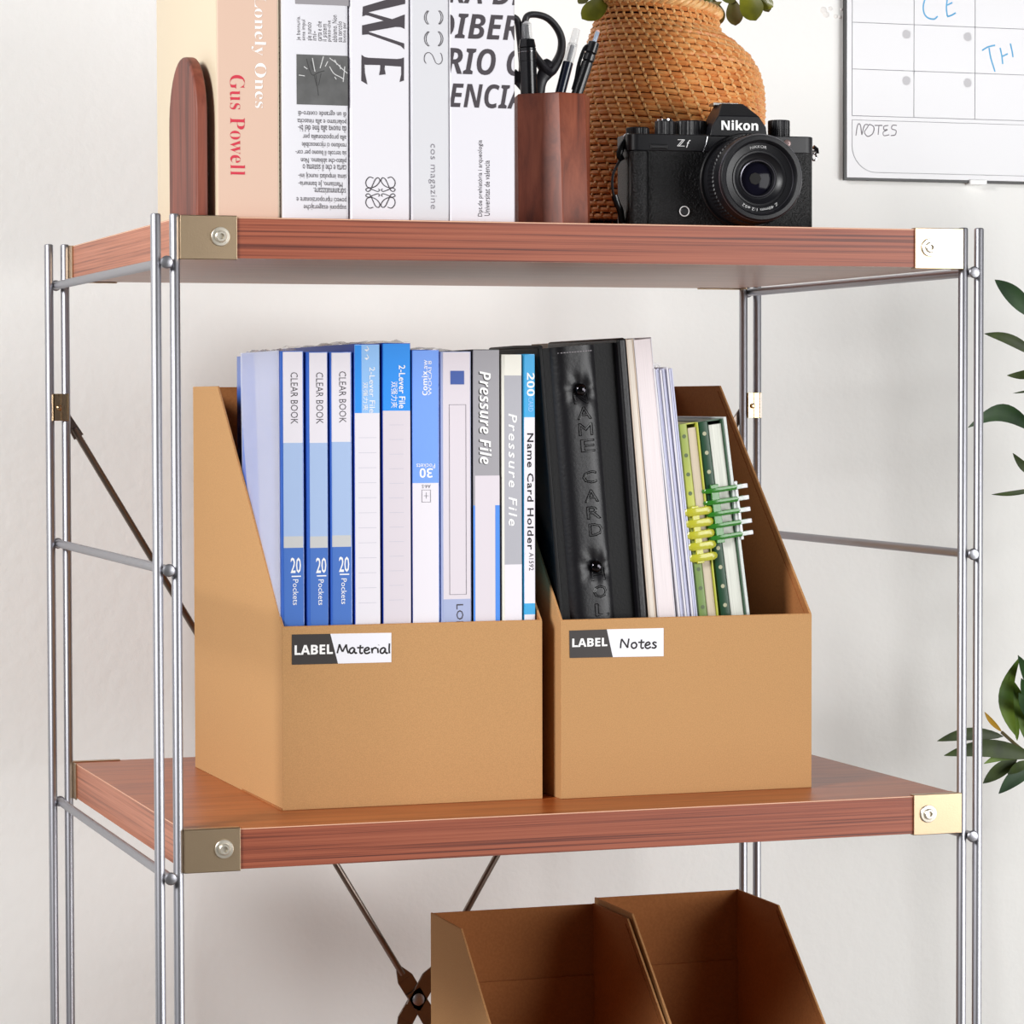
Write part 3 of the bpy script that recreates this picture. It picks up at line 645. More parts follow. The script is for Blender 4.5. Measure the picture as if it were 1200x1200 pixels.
def arcp(cx, cy, rx, ry, a0, a1, n=10): return [(cx+rx*math.cos(math.radians(a0+(a1-a0)*i/n)), cy+ry*math.sin(math.radians(a0+(a1-a0)*i/n))) for i in range(n+1)]
# capitals turned clockwise: C opens downwards
strokes(T, [arcp(508, 20.5, 10.8, 10.6, 130, 230), arcp(508, 20.5, 10.8, 10.6, -50, 50), arcp(508, 20.5, 8.8, 10.2, 130, 230), arcp(508, 20.5, 8.8, 10.2, -50, 50), arcp(508, 45.5, 10.8, 10.6, 125, 235), arcp(508, 45.5, 10.8, 10.6, -55, 55), arcp(508, 45.5, 8.8, 10.2, 125, 235), arcp(508, 45.5, 8.8, 10.2, -55, 55),
             [(499, 74.5), (497, 70), (498, 64), (502, 61.5), (506, 64), (508.5, 69), (511, 74), (515, 75), (518, 71), (517.5, 65), (516, 62)]], BYp, M_dkink, .22, 'title_lettering', lift=.3)
text(T, 'cos magazine', 502.5, 171, 511, 242.5, BYp, M_gink, 'cw', lift=.3, off=-.012, space=1.05)
T, X0, X1 = book('wide white book with big slanted charcoal capitals, beside wooden cup', 527.2, 603.7, 262, 190, mat('white_gloss', (226, 224, 231), .4), M_white, rnd=1)
for s, x0, x1, y0, y1 in (('RA DE', 528, 616, -22, 4), ('DIBERI', 514, 622, 18, 45), ('RIO CO', 526, 634, 58.5, 87.5), ('ENCIA', 529, 611, 99.5, 126)):
    text(T, boldit(s), x0, y0, x1, y1, BYp, M_dkink, 'h', lift=.3, clip=(528, 603))
text(T, 'Dpt.de prehistòria i arqueologia', 560, 167, 566, 251, BYp, M_dkink, 'ccw', lift=.3); text(T, 'Universitat de valencia', 567.5, 190, 573.5, 251, BYp, M_dkink, 'ccw', lift=.3)

# ------------------------------------------------------------------ wooden pen cup with scissors and pens
CX, CYc, RC = 283.0, 46.0, 27.6
zc = oY(650, 109.5, 30).z
T = thing('pen_cup', 'faceted dark wood pen cup beside the white book', 'cup', (CX, CYc, TZ))
M_cup = wood('mahogany', (84, 34, 16), (126, 58, 32), (148, 76, 48), 12, (7, 7, 1.6), .5, 0, contrast=(.3, .5, .7))
angs = [-148, -78, -32, 18, 65, 115, 165]
def ring(R, z, tw=0): return [(CX+R*math.cos(math.radians(a+18.6*-1+tw)), CYc+R*math.sin(math.radians(a-18.6+tw)), z) for a in angs]
b = MB(); n = len(angs)
loops = [ring(RC+.8, TZ, 3), ring(RC, zc-1, -2), ring(RC-.6, zc, -2), ring(RC-3.4, zc, -2), ring(RC-3.4, TZ+6, 0)]
b.add([p for l in loops for p in l], [(i*n+j, i*n+(j+1) % n, (i+1)*n+(j+1) % n, (i+1)*n+j) for i in range(4) for j in range(n)]+[tuple(range(n)), tuple(4*n+j for j in range(n))])
b.build('cup_body', M_cup, T, bevel=.6)
def rod(T, name, px0, px1, Y0, Y1, segs, sub_=None):      # a pen: axis from top spot to bottom spot, segments (t0,t1,r0,r1,mat,name)
    A, B = oY(*px0, Y0), oY(*px1, Y1)
    B = A+(B-A)*1.0
    for t0, t1, r0, r1, m, nm in segs:
        P = [A+(B-A)*t for t in (t0, (t0+t1)/2, t1)]
        MB().tube(P, [r0, (r0+r1)/2, r1], 16).build(nm, m, T)
M_bp = mat('black_plastic', (22, 22, 25), .22, coat=.3); M_bm = mat('black_rubber', (32, 31, 34), .45)
M_clr = mat('clear_acrylic', (240, 242, 244), .05, alpha=.25, spec=.9); M_chr = mat('chrome', (225, 225, 228), .1, 1)
# pens run down to the cup floor
def pen(label, top, rim, Yt, segs, name='pen'):
    A = oY(*top, Yt); Rm = oY(*rim, Yt); Rm.x = max(CX-16.5, min(CX+18, Rm.x)); d = (Rm-A).normalized(); B = A+d*((A.z-(TZ+8))/(-d.z)); B.x = max(CX-15, min(CX+15, B.x)); 
    T = thing(name, label, 'pen', (B.x, B.y, B.z), 'pens in the wooden cup')
    Lm = (B-A).length
    for t0, t1, r0, r1, m, nm in segs:
        if t1 > 900: t1 = Lm
        P = [A+d*t for t in (t0, t0+.4, (t0+t1)/2, t1-.4, t1)]
        MB().tube(P, [r0*.85, r0, (r0+r1)/2, r1, r1*.9], 18).build(nm, m, T)
    return T, A, d
T, A, d = pen('thick black click pen with white tipped clear top, in front of scissors', (617, 27), (616.5, 109), 47,
    [(0, 12, 3.4, 3.8, M_clr, 'clear_sleeve'), (1, 14, 1.5, 1.8, M_bp, 'clicker'), (11, 17, 5.0, 6.0, M_bp, 'collar'), (17, 999, 6.0, 5.6, M_bp, 'barrel'), (19.5, 20.4, 6.3, 6.3, M_chr, 'trim_ring'), (26, 26.8, 6.2, 6.2, M_bm, 'trim_ring'), (-1.2, 0.3, 1.6, 2.8, M_wink, 'cap_tip')])
T, A, d = pen('clear gel pen with dark ink barrel between scissors and click pen', (676, 34), (656.5, 109), 50,
    [(0, 12, 2.6, 3.0, M_clr, 'clear_cap'), (10.5, 24, 3.6, 3.7, M_clr, 'clear_barrel'), (12, 23, 1.6, 1.6, mat('grey_core', (170, 172, 178), .4), 'refill'), (24, 999, 3.7, 3.5, mat('ink_barrel', (28, 34, 54), .2, coat=.5), 'ink_barrel')])
T, A, d = pen('slanted black click pen with pale grey clicker, nearest the wicker vase', (700.5, 37), (680, 109), 44,
    [(0, 9, 1.5, 1.5, mat('frost_blue', (160, 175, 195), .2), 'clicker'), (-1.0, .5, 1.2, 1.5, mat('pink_tip', (230, 190, 180), .4), 'clicker_tip'), (8, 16, 4.0, 4.2, M_bp, 'collar'), (16, 16.8, 3.7, 3.7, M_bm, 'trim_ring'), (16.8, 22, 4.2, 4.2, M_bp, 'collar'), (22, 22.8, 3.7, 3.7, M_bm, 'trim_ring'), (22.8, 999, 4.1, 3.9, M_bp, 'barrel')])
side = Vector((-.95, .1, -.25)).normalized()
MB().tube(cr([A+d*9+side*3, A+d*11+side*6.2, A+d*22+side*6.6, A+d*34+side*4.8, A+d*42+side*4.4], 4), 1.3, 8).build('pocket_clip', M_bp, T)
# scissors
SY = 55
T = thing('scissors', 'black handled scissors standing upright in the wooden cup', 'scissors', (CX-6, SY, TZ+8))
M_sc = mat('scissor_handle', (44, 42, 46), .38, bump=.1, bscale=600)
loopc = [(617, 20), (627, 17), (641, 21), (652, 32), (658, 46), (657, 62), (650, 77), (643, 84), (635, 77), (627, 66), (620, 52), (615, 36)]
P = [oY(x, y, SY) for x, y in loopc]
rr = [2.3, 2.3, 2.4, 2.5, 2.6, 2.9, 3.6, 4.0, 3.4, 2.8, 2.4, 2.2]
PP = cr(P, 5, True); RR = [rr[i//5]*(1-(i % 5)/5)+rr[(i//5+1) % 12]*((i % 5)/5) for i in range(60)]
MB().tube(PP, RR, 12, closed=True, squash=(1, 1.5, 1)).build('handle', M_sc, T)
MB().tube(cr([oY(x, y, SY) for x, y in ((647, 74), (640, 84), (634, 95), (632, 110), (630, 130))], 4), [5.2, 6.4, 6.8, 6.4, 5.8, 5.4, 5, 4.6, 4.4, 4.2, 4, 4, 3.8, 3.8, 3.6, 3.5, 3.4], 12, squash=(1, .6, 1)).build('handle_shank', M_sc, T)
loop2 = [(606, 24), (596, 20), (584, 26), (578, 40), (578, 58), (584, 74), (594, 86), (603, 95), (609, 92), (612, 80), (611, 62), (609, 42)]
MB().tube(cr([oY(x, y, SY+5) for x, y in loop2], 5, True), 2.4, 12, closed=True, squash=(1, 1.5, 1)).build('handle', M_sc, T)
MB().tube(cr([oY(x, y, SY+4) for x, y in ((600, 86), (610, 96), (618, 108), (621, 130))], 4), 4.2, 12, squash=(1, .6, 1)).build('handle_shank', M_sc, T)
for sx in (-1, 1):
    p = oY(627, 130, SY); b = MB().hexa([(p.x-4+sx*1.5, SY-.6, p.z), (p.x+4+sx*1.5, SY-.6, p.z), (p.x+4+sx*1.5, SY+.6, p.z), (p.x-4+sx*1.5, SY+.6, p.z)], [(CX-7+sx*.6, SY-.5, TZ+9), (CX-5+sx*.6, SY-.5, TZ+9), (CX-5+sx*.6, SY+.5, TZ+9), (CX-7+sx*.6, SY+.5, TZ+9)])
    b.build('blade', M_steel, T)

# ------------------------------------------------------------------ woven rattan vase
VY = 168.0
kk = mmpx(VY)
def vprof(py):                                 # frame height -> (left, right) edges of the vase
    tab = [(2, 702, 837), (12, 704, 836), (26, 704, 836), (36, 703, 839), (46, 700, 856), (60, 696, 872), (76, 693.5, 882), (96, 688, 887), (120, 680, 888), (150, 673, 886), (180, 669, 880), (215, 669, 872), (250, 674, 862), (275, 680, 852)]
    for (a, l0, r0), (b_2, l1, r1) in zip(tab, tab[1:]):
        if py <= b_2: t = (py-a)/(b_2-a); return l0+(l1-l0)*t, r0+(r1-r0)*t
    return tab[-1][1:]
def vcs(py):
    l, r = vprof(py); c = oY((l+r)/2, py, VY); return c.x, c.z, (r-l)/2*kk
T = thing('wicker_vase', 'round orange brown woven rattan vase behind the camera', 'vase', (vcs(262)[0], VY, TZ))
M_rat = mat('rattan', (238, 164, 94), .5, col2=(212, 128, 64), mscale=120, detail=4, bump=.3, bscale=700, coat=.15)
M_rat2 = mat('rattan_pale', (250, 202, 138), .45, col2=(236, 172, 104), mscale=160, detail=4, bump=.2, bscale=800, coat=.15)
M_rati = mat('rattan_inside', (70, 36, 18), .8)
x_c0 = vcs(120)[0]
def tilt(x): return -.105*(x-x_c0)
rows = []; py = 16.0
zlo_ = TZ+1.5
# inner shell so that no light leaks through the weave
prof = [vcs(p) for p in (14, 26, 36, 46, 60, 76, 96, 120, 150, 180, 215, 250, 272)]
b = MB(); n = 48; vs = []
for cx_, cz_, r_ in prof:
    for j in range(n):
        a = 2*PI*j/n; x = cx_+(r_-2.4)*math.cos(a); vs.append((x, VY+(r_-2.4)*math.sin(a), max(TZ+.4, cz_+tilt(x))))
b.add(vs, [(i*n+j, i*n+(j+1) % n, (i+1)*n+(j+1) % n, (i+1)*n+j) for i in range(len(prof)-1) for j in range(n)])
b.build('inner_wall', M_rati, T)
NSP = 44; pitch_px = 6.9; nrow = 37
def spiral_a(k): return k*2*PI/NSP*.27         # the dips move sideways row by row
for k in range(nrow):
    py = 19+k*pitch_px; cx_, cz_, r_ = vcs(py); m_ = NSP*8; P = []
    hw = 2.14*(1 if k > 3 else .85)
    for j in range(m_):
        a = 2*PI*j/m_; ph = (a-spiral_a(k))*NSP
        dip = max(0, math.cos(ph))**4
        rr_ = r_+1.0-2.6*dip
        x = cx_+rr_*math.cos(a); y = VY+rr_*math.sin(a); z = cz_+tilt(x)+.25*math.sin(5*a+k*1.7)
        P.append((x, y, max(z, TZ+2)))
    if cz_+tilt(cx_) < TZ+1: break
    MB().tube(P, hw, 7, closed=True).build('woven_strand', M_rat, T)
klast = nrow-1
for s_ in range(NSP):
    P = []
    for t in range(0, (klast)*2+1):
        k = t/2; py = 17+k*pitch_px; cx_, cz_, r_ = vcs(py); a = s_*2*PI/NSP+spiral_a(k)
        odd = 1.2 if t % 2 == 0 else -.55
        rr_ = r_+odd+1.45; x = cx_+rr_*math.cos(a); z = cz_+tilt(x)
        if z < TZ+1: break
        P.append((x, VY+rr_*math.sin(a), z))
    MB().tube(P, 1.1, 6).build('stake', M_rat2, T)
# braided rim
cx_, cz_, r_ = vcs(10)
for ph0 in range(4):
    P = []
    for j in range(260):
        a = 2*PI*j/260; q = a*14+ph0*PI/2; rr_ = r_+1.4+2.2*math.cos(q); x = cx_+rr_*math.cos(a); P.append((x, VY+rr_*math.sin(a), cz_-1+tilt(x)+2.4*math.sin(q)))
    MB().tube(P, 2.0, 7, closed=True).build('rim_strand', M_rat2, T)
b = MB().box(cx_-22, cx_+22, VY-22, VY+22, TZ+.5, TZ+4); b.build('base_disc', M_rati, T)

# leaves
def leaf(T, base, tip, width, bend, m, name='leaf', side=None, fold=.25, blunt=.5, seg=10, pw=.8):
    A, B = Vector(base), Vector(tip); d = B-A; Ln = d.length; d.normalize()
    view = Vector((-.3, -.95, 0)); s = side if side else d.cross(view).normalized()
    nrm = s.cross(d).normalized(); rows_ = []
    for i in range(seg+1):
        t = i/seg; w = width*(math.sin(PI*t**blunt)**pw if 0 < t < 1 else .03)
        c = A+d*Ln*t+s*bend*math.sin(PI*t)+nrm*(-Ln*.06*math.sin(PI*t))
        rows_.append((c-s*w*.5+nrm*fold*w*.5, c-s*w*.25+nrm*fold*w*.2, c, c+s*w*.25+nrm*fold*w*.2, c+s*w*.5+nrm*fold*w*.5))
    vs = [p for r in rows_ for p in r]; k = len(vs); th = nrm*.35
    vs += [p-th for p in vs]
    fs = [(i*5+j, i*5+j+1, (i+1)*5+j+1, (i+1)*5+j) for i in range(seg) for j in range(4)]
    fs += [(k+i*5+j, k+(i+1)*5+j, k+(i+1)*5+j+1, k+i*5+j+1) for i in range(seg) for j in range(4)]
    for i in range(seg):
        fs += [(i*5, (i+1)*5, k+(i+1)*5, k+i*5), (i*5+4, k+i*5+4, k+(i+1)*5+4, (i+1)*5+4)]
    b = MB().add(vs, fs)
    o = b.build(name, m, T, sharp=70)
    return o
M_ol = mat('olive_leaf', (124, 124, 28), .4, col2=(90, 92, 22), mscale=60, detail=2, coat=.2); M_ol2 = mat('olive_leaf_dark', (92, 98, 36), .45, col2=(110, 92, 50), mscale=50, detail=2)
M_stem = mat('brown_stem', (88, 78, 44), .6)
T = thing('leafy_branches', 'olive green round leaved branches standing in the rattan vase', 'plant', (vcs(262)[0], VY, TZ+6))
rimc = oY(770, -5, VY)
stems = []
for tx, ty, dy in ((694, -40, -8), (735, -70, 5), (790, -60, -10), (850, -40, -12), (895, -30, 0), (820, -95, 12)):
    tipp = oY(tx, ty, VY+dy); base = Vector((vcs(262)[0]+(tx-780)*.05, VY, TZ+8)); mid = Vector((rimc.x+(tx-770)*kk*.35, VY+dy*.3, rimc.z-6))
    stp = cr([base, mid, (mid+tipp)/2+Vector((0, 0, 5)), tipp], 6); stems.append(stp); MB().tube(stp, 1.3, 7).build('stem', M_stem, T)
LV = [((716, -8), (682, 22), 19, 0), ((722, -4), (700, -20), 16, 1), ((690, -14), (678, 4), 9, 1), ((833, -4), (842, 30), 20, 1), ((858, -4), (862, 30), 16, 1), ((868, -12), (886, 24), 22, 0), ((890, -12), (901, 14), 12, 1), ((880, -6), (906, 8), 14, 0),
      ((740, 8), (730, -6), 12, 1), ((790, 9), (800, -10), 13, 1), ((812, 10), (835, -4), 12, 0), ((850, -6), (848, -34), 18, 0), ((720, -30), (700, -55), 20, 0), ((760, -30), (745, -60), 20, 1), ((800, -30), (815, -60), 20, 0), ((880, -25), (905, -50), 20, 1), ((835, -14), (862, 2), 13, 1), ((846, 2), (822, 14), 10, 1), ((708, 4), (722, -14), 10, 1)]
for i, (a, c, w, dk) in enumerate(LV):
    dy = random.uniform(-14, 6) if i not in (8, 9, 10) else 0
    leaf(T, oY(*a, VY-8+dy*.5), oY(*c, VY-14+dy), w*kk*1.22, random.uniform(-1.5, 1.5), M_ol2 if dk else M_ol, blunt=1.45, fold=.2, pw=.6, seg=14)

# ------------------------------------------------------------------ mirrorless camera
KX, KY = 410.5, 62.0
T = thing('camera', 'black retro mirrorless camera with round lens in front of vase', 'camera', (KX, KY, TZ), yaw=math.radians(-5))
M_kb = mat('camera_black', (18, 18, 22), .4, bump=.05, bscale=900); M_kl = mat('camera_leatherette', (7, 7, 9), .42, bump=.8, bscale=800, spec=.4); M_kd = mat('camera_deep_black', (10, 10, 12), .3)
def K(x, y, d=17): return loc(T, oY(x, y, KY-d))
def lb(b, name, m, **k): return b.build(name, m, k.pop('par', T['_o']), world=False, **k)
zt = K(840, 158).z; zl = K(840, 178).z; xL = K(740, 200).x; xR = K(951.5, 200).x
def rrect(x0, x1, y0, y1, r, n=5):
    out = []
    for cx_, cy_, a0 in ((x1-r, y1-r, 0), (x0+r, y1-r, 90), (x0+r, y0+r, 180), (x1-r, y0+r, 270)):
        for i in range(n+1): a = math.radians(a0+90*i/n); out.append((cx_+r*math.cos(a), cy_+r*math.sin(a)))
    return out
lb(MB().prism(rrect(xL, xR, -17, 19, 7), 'z', 3, zl), 'body', M_kl, sharp=50)
lb(MB().prism(rrect(xL+.5, xR-.5, -16.5, 18.5, 7), 'z', 0.1, 3), 'base_plate', M_kb, sharp=50)
lb(MB().prism(rrect(xL-.2, xR+.2, -17.4, 19.2, 7.2), 'z', zl, zt), 'top_plate', M_kb, bevel=.8, sharp=50)
gx = K(762.5, 200).x
lb(MB().prism(rrect(xL+1, gx, -21, 0, 5), 'z', 2, zl-.5), 'grip', M_kl, sharp=50, bevel=.6)
# viewfinder hump
cxh = K(864, 150).x; zh = K(855, 119.5).z; zm = K(860, 136).z
f0 = [(cxh-21, -18.8, zt-1), (cxh+21.5, -18.8, zt-1), (cxh+20.5, -18.8, zt+6), (cxh+15.8, -17.6, zm), (cxh-14.5, -17.6, zm), (cxh-19.5, -18.8, zt+6)]
b = MB()
bk = [(cxh-19, 15, zt-1), (cxh+19, 15, zt-1), (cxh+18, 15, zt+6), (cxh+8, 14, zh), (cxh-8, 14, zh), (cxh-18, 15, zt+6)]
tp = [(cxh+7.5, -6, zh), (cxh-8.5, -6, zh)]
v = f0+bk+tp
b.add(v, [(0, 1, 2, 3, 4, 5), (11, 10, 9, 8, 7, 6), (0, 6, 7, 1), (1, 7, 8, 2), (2, 8, 9, 12, 3), (3, 12, 13, 4), (4, 13, 10, 11, 5), (5, 11, 6, 0), (12, 9, 10, 13)])
hump = lb(b, 'viewfinder_hump', M_kb, bevel=.7)
lb(MB().box(cxh-11.5, cxh+7, 3, 15, zh-.6, zh+1.4), 'hot_shoe', mat('silver_shoe', (190, 190, 188), .3, 1), bevel=.3)
text(T, bold('Nikon'), 845.3, 141.5, 887, 152.8, KY-18.8, M_wink, lift=.35, off=.012, par=hump, name='brand_lettering', yl=-19.3)
text(T, 'ℤ', 794.8, 163.3, 803.3, 171, KY-17.4, M_wink, lift=.3, name='model_lettering', yl=-18.0); text(T, 'f', 805, 164, 810, 172.6, KY-17.4, M_wink, lift=.3, shear=.35, name='model_lettering', yl=-18.0)
def dial(x0, x1, y0, y1, yy, knurl=True, m=M_kb, top=None, name='dial'):
    a, c = K(x0, y0, -yy), K(x1, y1, -yy); r = (c.x-a.x)/2; cx_ = (a.x+c.x)/2; z1 = a.z; n = 64; b = MB(); z0 = zt-.5
    vs = []; prof_ = [(1, z0), (1, z1-.8), (.96, z1-.2), (.86, z1), (.3, z1-.1)]
    for q, z in prof_:
        for j in range(n):
            rr_ = r*q*(1-(.03 if (j % 2 and knurl and q > .95) else 0)); an = 2*PI*j/n; vs.append((cx_+rr_*math.cos(an), yy+rr_*math.sin(an), z))
    b.add(vs, [(i*n+j, i*n+(j+1) % n, (i+1)*n+(j+1) % n, (i+1)*n+j) for i in range(4) for j in range(n)]+[tuple((4*n)+j for j in range(n))])
    zz = z0+(z1-z0)*.45
    o = lb(b, name, m, sharp=20)
    return o, cx_, r, z1
dial(736.5, 762.5, 148.5, 155, 2, True)
o, cx_, r_, z1 = dial(769.5, 791.5, 141, 155, -2, True)
lb(MB().lathe([(r_*.78, z1-.2), (r_*.78, z1+1.2), (r_*.5, z1+1.8), (r_*.48, z1+.8), (.1, z1+.8)], (cx_, -2, 0), 'z', 30), 'shutter_button', M_chr, par=T['_o'])
o, cx_, r_, z1 = dial(791, 828, 141.5, 156, 4, True)
lb(MB().lathe([(r_*1.02, zt+2.8), (r_*.9, zt+3.0), (r_*.9, zt+3.6), (r_*1.02, zt+3.8)], (cx_, 4, 0), 'z', 40), 'dial_groove', M_kd, par=T['_o'])
o, cx_, r_, z1 = dial(898.5, 922.3, 141.5, 158, 2, True)
lb(MB().lathe([(r_*1.03, zt+5), (r_*.9, zt+5.2), (r_*.9, zt+5.8), (r_*1.03, zt+6)], (cx_, 2, 0), 'z', 40), 'dial_groove', M_kd, par=T['_o'])
p, q = K(764, 168), K(784, 174.5)
lb(MB().box(p.x, q.x, -18.0, -16, q.z, p.z), 'sub_dial_window', M_kd, bevel=.5); lb(MB().box(p.x+.9, q.x-.9, -18.3, -16, q.z+.7, p.z-.7), 'sub_dial', M_kb, bevel=.5)
p = K(802.5, 247.5); b = MB()
b.tube([(p.x+3.4*math.cos(a), -18.7, p.z+3.4*math.sin(a)) for a in [2*PI*i/28 for i in range(28)]], .4, 6, closed=True); lb(b, 'function_button_ring', mat('ring_white', (225, 225, 225), .4))
lb(MB().lathe([(3, -17), (3, -18.4), (2.2, -18.9)], (p.x, 0, p.z), 'y', 24), 'function_button', M_kb)
p = K(920, 168.5); lb(MB().lathe([(2.6, -17), (2.6, -18.0), (1.9, -18.3), (1.0, -18.3)], (p.x, 0, p.z), 'y', 24), 'assist_lamp', mat('lamp_lens', (120, 100, 98), .2, .3))
strokes(T, [[K_ for K_ in ((829, 160), (827, 170), (824, 178))]], KY-17.6, M_chr, .3, 'silver_trim', smooth=False)
# lens
lc = K(872, 213); Lx, Lz = lc.x, max(lc.z, 34.2)
R0 = 34.0
RG = 30.2
def LA(prof, name, m, n=72, **k): return lb(MB().lathe(prof, (Lx, 0, Lz), 'y', n, **k), name, m)
LA([(R0, -15), (R0, -19.5), (R0-.8, -20.4), (30, -20.4)], 'lens_mount', M_kd)
lens = LA([(31.5, -20), (31.5, -26), (31, -27), (31, -50), (RG, -52.5), (RG-.6, -54.6), (RG-1.2, -55.2), (RG-3.8, -55.4), (RG-4.6, -54.6), (25.0, -52.0), (24.4, -50.5), (19.6, -49.2), (19.2, -49.8), (18.0, -49.6), (17.4, -48.4), (14.2, -46.4), (13.6, -46.6), (12.6, -46.0), (11.2, -43), (.3, -43)], 'lens_barrel', M_kb)
S = {'_o': lens, '_m': T['_m'], '_m_inv': T['_m_inv']}
b = MB(); n = 140; vs = []
for h, rr_ in ((-30, 31.2), (-30.5, 32), (-41.5, 32), (-42, 31.2)):
    for j in range(n): a = 2*PI*j/n; q_ = rr_*(1-(.016 if j % 2 else 0)); vs.append((Lx+q_*math.cos(a), h, Lz+q_*math.sin(a)))
b.add(vs, [(i*n+j, i*n+(j+1) % n, (i+1)*n+(j+1) % n, (i+1)*n+j) for i in range(3) for j in range(n)])
lb(b, 'focus_ring', M_kb, par=lens, sharp=10)
lb(MB().lathe([(RG+.15, -52), (RG+.3, -52.6), (RG-.2, -53.4)], (Lx, 0, Lz), 'y', 72, close=False), 'trim_ring', mat('satin_edge', (110, 108, 116), .25, .8), par=lens)
lb(MB().lathe([(24.3, -50.55), (24.9, -51.4), (25.4, -51.9)], (Lx, 0, Lz), 'y', 72, close=False), 'name_ring_edge', mat('satin_edge', (110, 108, 116), .25, .8), par=lens)
lb(MB().lathe([(13.2, -46.7), (12.9, -47.1), (12.2, -46.8)], (Lx, 0, Lz), 'y', 60, close=False), 'element_ring', mat('satin_edge', (110, 108, 116), .25, .8), par=lens)
gl = [(12.4*math.sin(t*.5*PI), -43.2-2.2*(1-math.sin(t*.5*PI)**2)) for t in [1-i/10 for i in range(10)]]+[(.05, -45.4)]
lb(MB().lathe(gl, (Lx, 0, Lz), 'y', 48, close=False), 'front_element', mat('coated_glass', (18, 17, 28), .1, .0, spec=.14), par=lens)
lb(MB().lathe([(4.4, -45.25), (4.2, -45.5), (.1, -45.55)], (Lx-1.5, 0, Lz), 'y', 8, close=False), 'aperture', M_dark, par=lens)
# engraving round the name ring
def ringtext(s, rad, a_mid, span, h, y, inward=False, nm='engraving'):
    vs, fs = glyphs(s); x0 = min(v.x for v in vs); x1 = max(v.x for v in vs); y0 = min(v.y for v in vs); y1 = max(v.y for v in vs); out = []
    for v in vs:
        u = (v.x-x0)/(x1-x0)-.5; t = (v.y-y0)/(y1-y0)-.5
        a = math.radians(a_mid-u*span); r2 = rad+t*h
        out.append((Lx+r2*math.cos(a), y-(.0), Lz+r2*math.sin(a)))
    b = MB().add(out, fs); lb(b, nm, mat('engraved_ink', (205, 205, 205), .5), par=lens)
ringtext('NIKKOR', 22.0, 92, 32, 2.0, -50.1); ringtext('Z 40mm 1:2 ø52', 22.0, 272, 72, 2.2, -50.1)
# strap lugs and the wrist cord at the left side
def P2(x, y, d=0): return loc(T, oY(x, y, KY+d))
b = MB().tube([P2(735, 162)+Vector((2.4*math.cos(a), 0, 2.8*math.sin(a))) for a in [2*PI*i/16 for i in range(16)]], .8, 6, closed=True); b.tube([P2(737, 163), P2(743, 163)], 1.3, 8)
lb(b, 'strap_lug', M_chr)
lb(MB().tube(cr([P2(733, 165), P2(729, 172), P2(726, 181), P2(729, 188)], 4), 2.4, 8, squash=(1, .6, 1)), 'strap_tab', M_bp)
cord = lb(MB().tube(cr([P2(729, 184), P2(724, 192), P2(719, 203), P2(717.5, 215), P2(719, 228), P2(722, 236)], 5), .9, 8), 'strap_cord', M_bm)
lb(MB().tube(cr([P2(720, 229), P2(723, 238), P2(727, 247), P2(729, 262)], 4), 2.4, 8, squash=(1, .6, 1)), 'strap_slider', M_bp)
b = MB().tube([P2(954, 184)+Vector((1.8*math.cos(a), 0, 2.4*math.sin(a))) for a in [2*PI*i/14 for i in range(14)]], .75, 6, closed=True); b.tube([P2(948, 178), P2(956, 178)], 1.2, 8)
lb(b, 'strap_lug', M_chr); lb(MB().tube([P2(953, 172), P2(957, 175), P2(957.5, 180)], 1.6, 8), 'strap_tab', M_bp)

# ------------------------------------------------------------------ glass whiteboard calendar on the wall
WB = WY-7
p00 = oY(989.5, 211, WB)
WX0, WZ0, WX1, WZ1 = p00.x, p00.z, p00.x+620, p00.z+430
T = thing('whiteboard', 'white glass calendar board with black edge hung on the wall', 'whiteboard', ((WX0+WX1)/2, WY, WZ0))
MB().box(WX0+3, WX1-3, WB+4, WY, WZ0+3, WZ1-3).build('backing', mat('board_backing', (48, 46, 46), .35), T, bevel=.6)
MB().box(WX0, WX1, WB+.8, WB+4, WZ0, WZ1).build('dark_edge', mat('board_rim', (34, 32, 32), .35), T, bevel=.4)
e = 2.4
MB().box(WX0+e, WX1-e, WB, WB+1.5, WZ0+e, WZ1-e).build('glass_panel', mat('white_glass', (197, 197, 201), .06, coat=.4), T, bevel=.3)
M_gl = mat('grid_grey', (138, 138, 144), .5)
gx0 = oY(998.5, 100, WB).x; gx1 = oY(1071, 100, WB).x; cw_ = gx1-gx0; gz = [oY(1000, y, WB).z for y in (135.5, 80.5, 26)]
ch = (gz[2]-gz[0])/2; b = MB()
ncol = 7; zt_ = gz[0]+ch*6
for i in range(ncol+1): b.box(gx0+i*cw_-.3, gx0+i*cw_+.3, WB-.12, WB, gz[0], zt_)
for i in range(7): b.box(gx0, gx0+ncol*cw_, WB-.12, WB, gz[0]+i*ch-.3, gz[0]+i*ch+.3)
b.build('calendar_grid', M_gl, T)
ny = oY(1000, 140.5, WB).z; nb = oY(1000, 201.5, WB).z; rc = 24; xe = gx0+ncol*cw_
pts = [(xe, ny), (gx0, ny), (gx0, nb+rc)]+[(gx0+rc-rc*math.cos(a), nb+rc-rc*math.sin(a)) for a in [PI/2*i/8 for i in range(1, 9)]]+[(xe, nb)]
b = MB()
for (xa, za), (xb, zb_) in zip(pts, pts[1:]):
    b.tube([(xa, WB-.02, za), (xb, WB-.02, zb_)], .3, 4)
b.build('notes_frame', M_gl, T)
for i in range(1, 4):
    for j in range(4): MB().lathe([(4.2, WB), (4.2, WB-.08)], (gx0+i*cw_-7.5, 0, gz[0]+j*ch+ch-9), 'y', 16).build('date_dot', mat('dot_grey', (194, 193, 197), .5), T)
M_mk = mat('blue_marker', (86, 166, 214), .4)
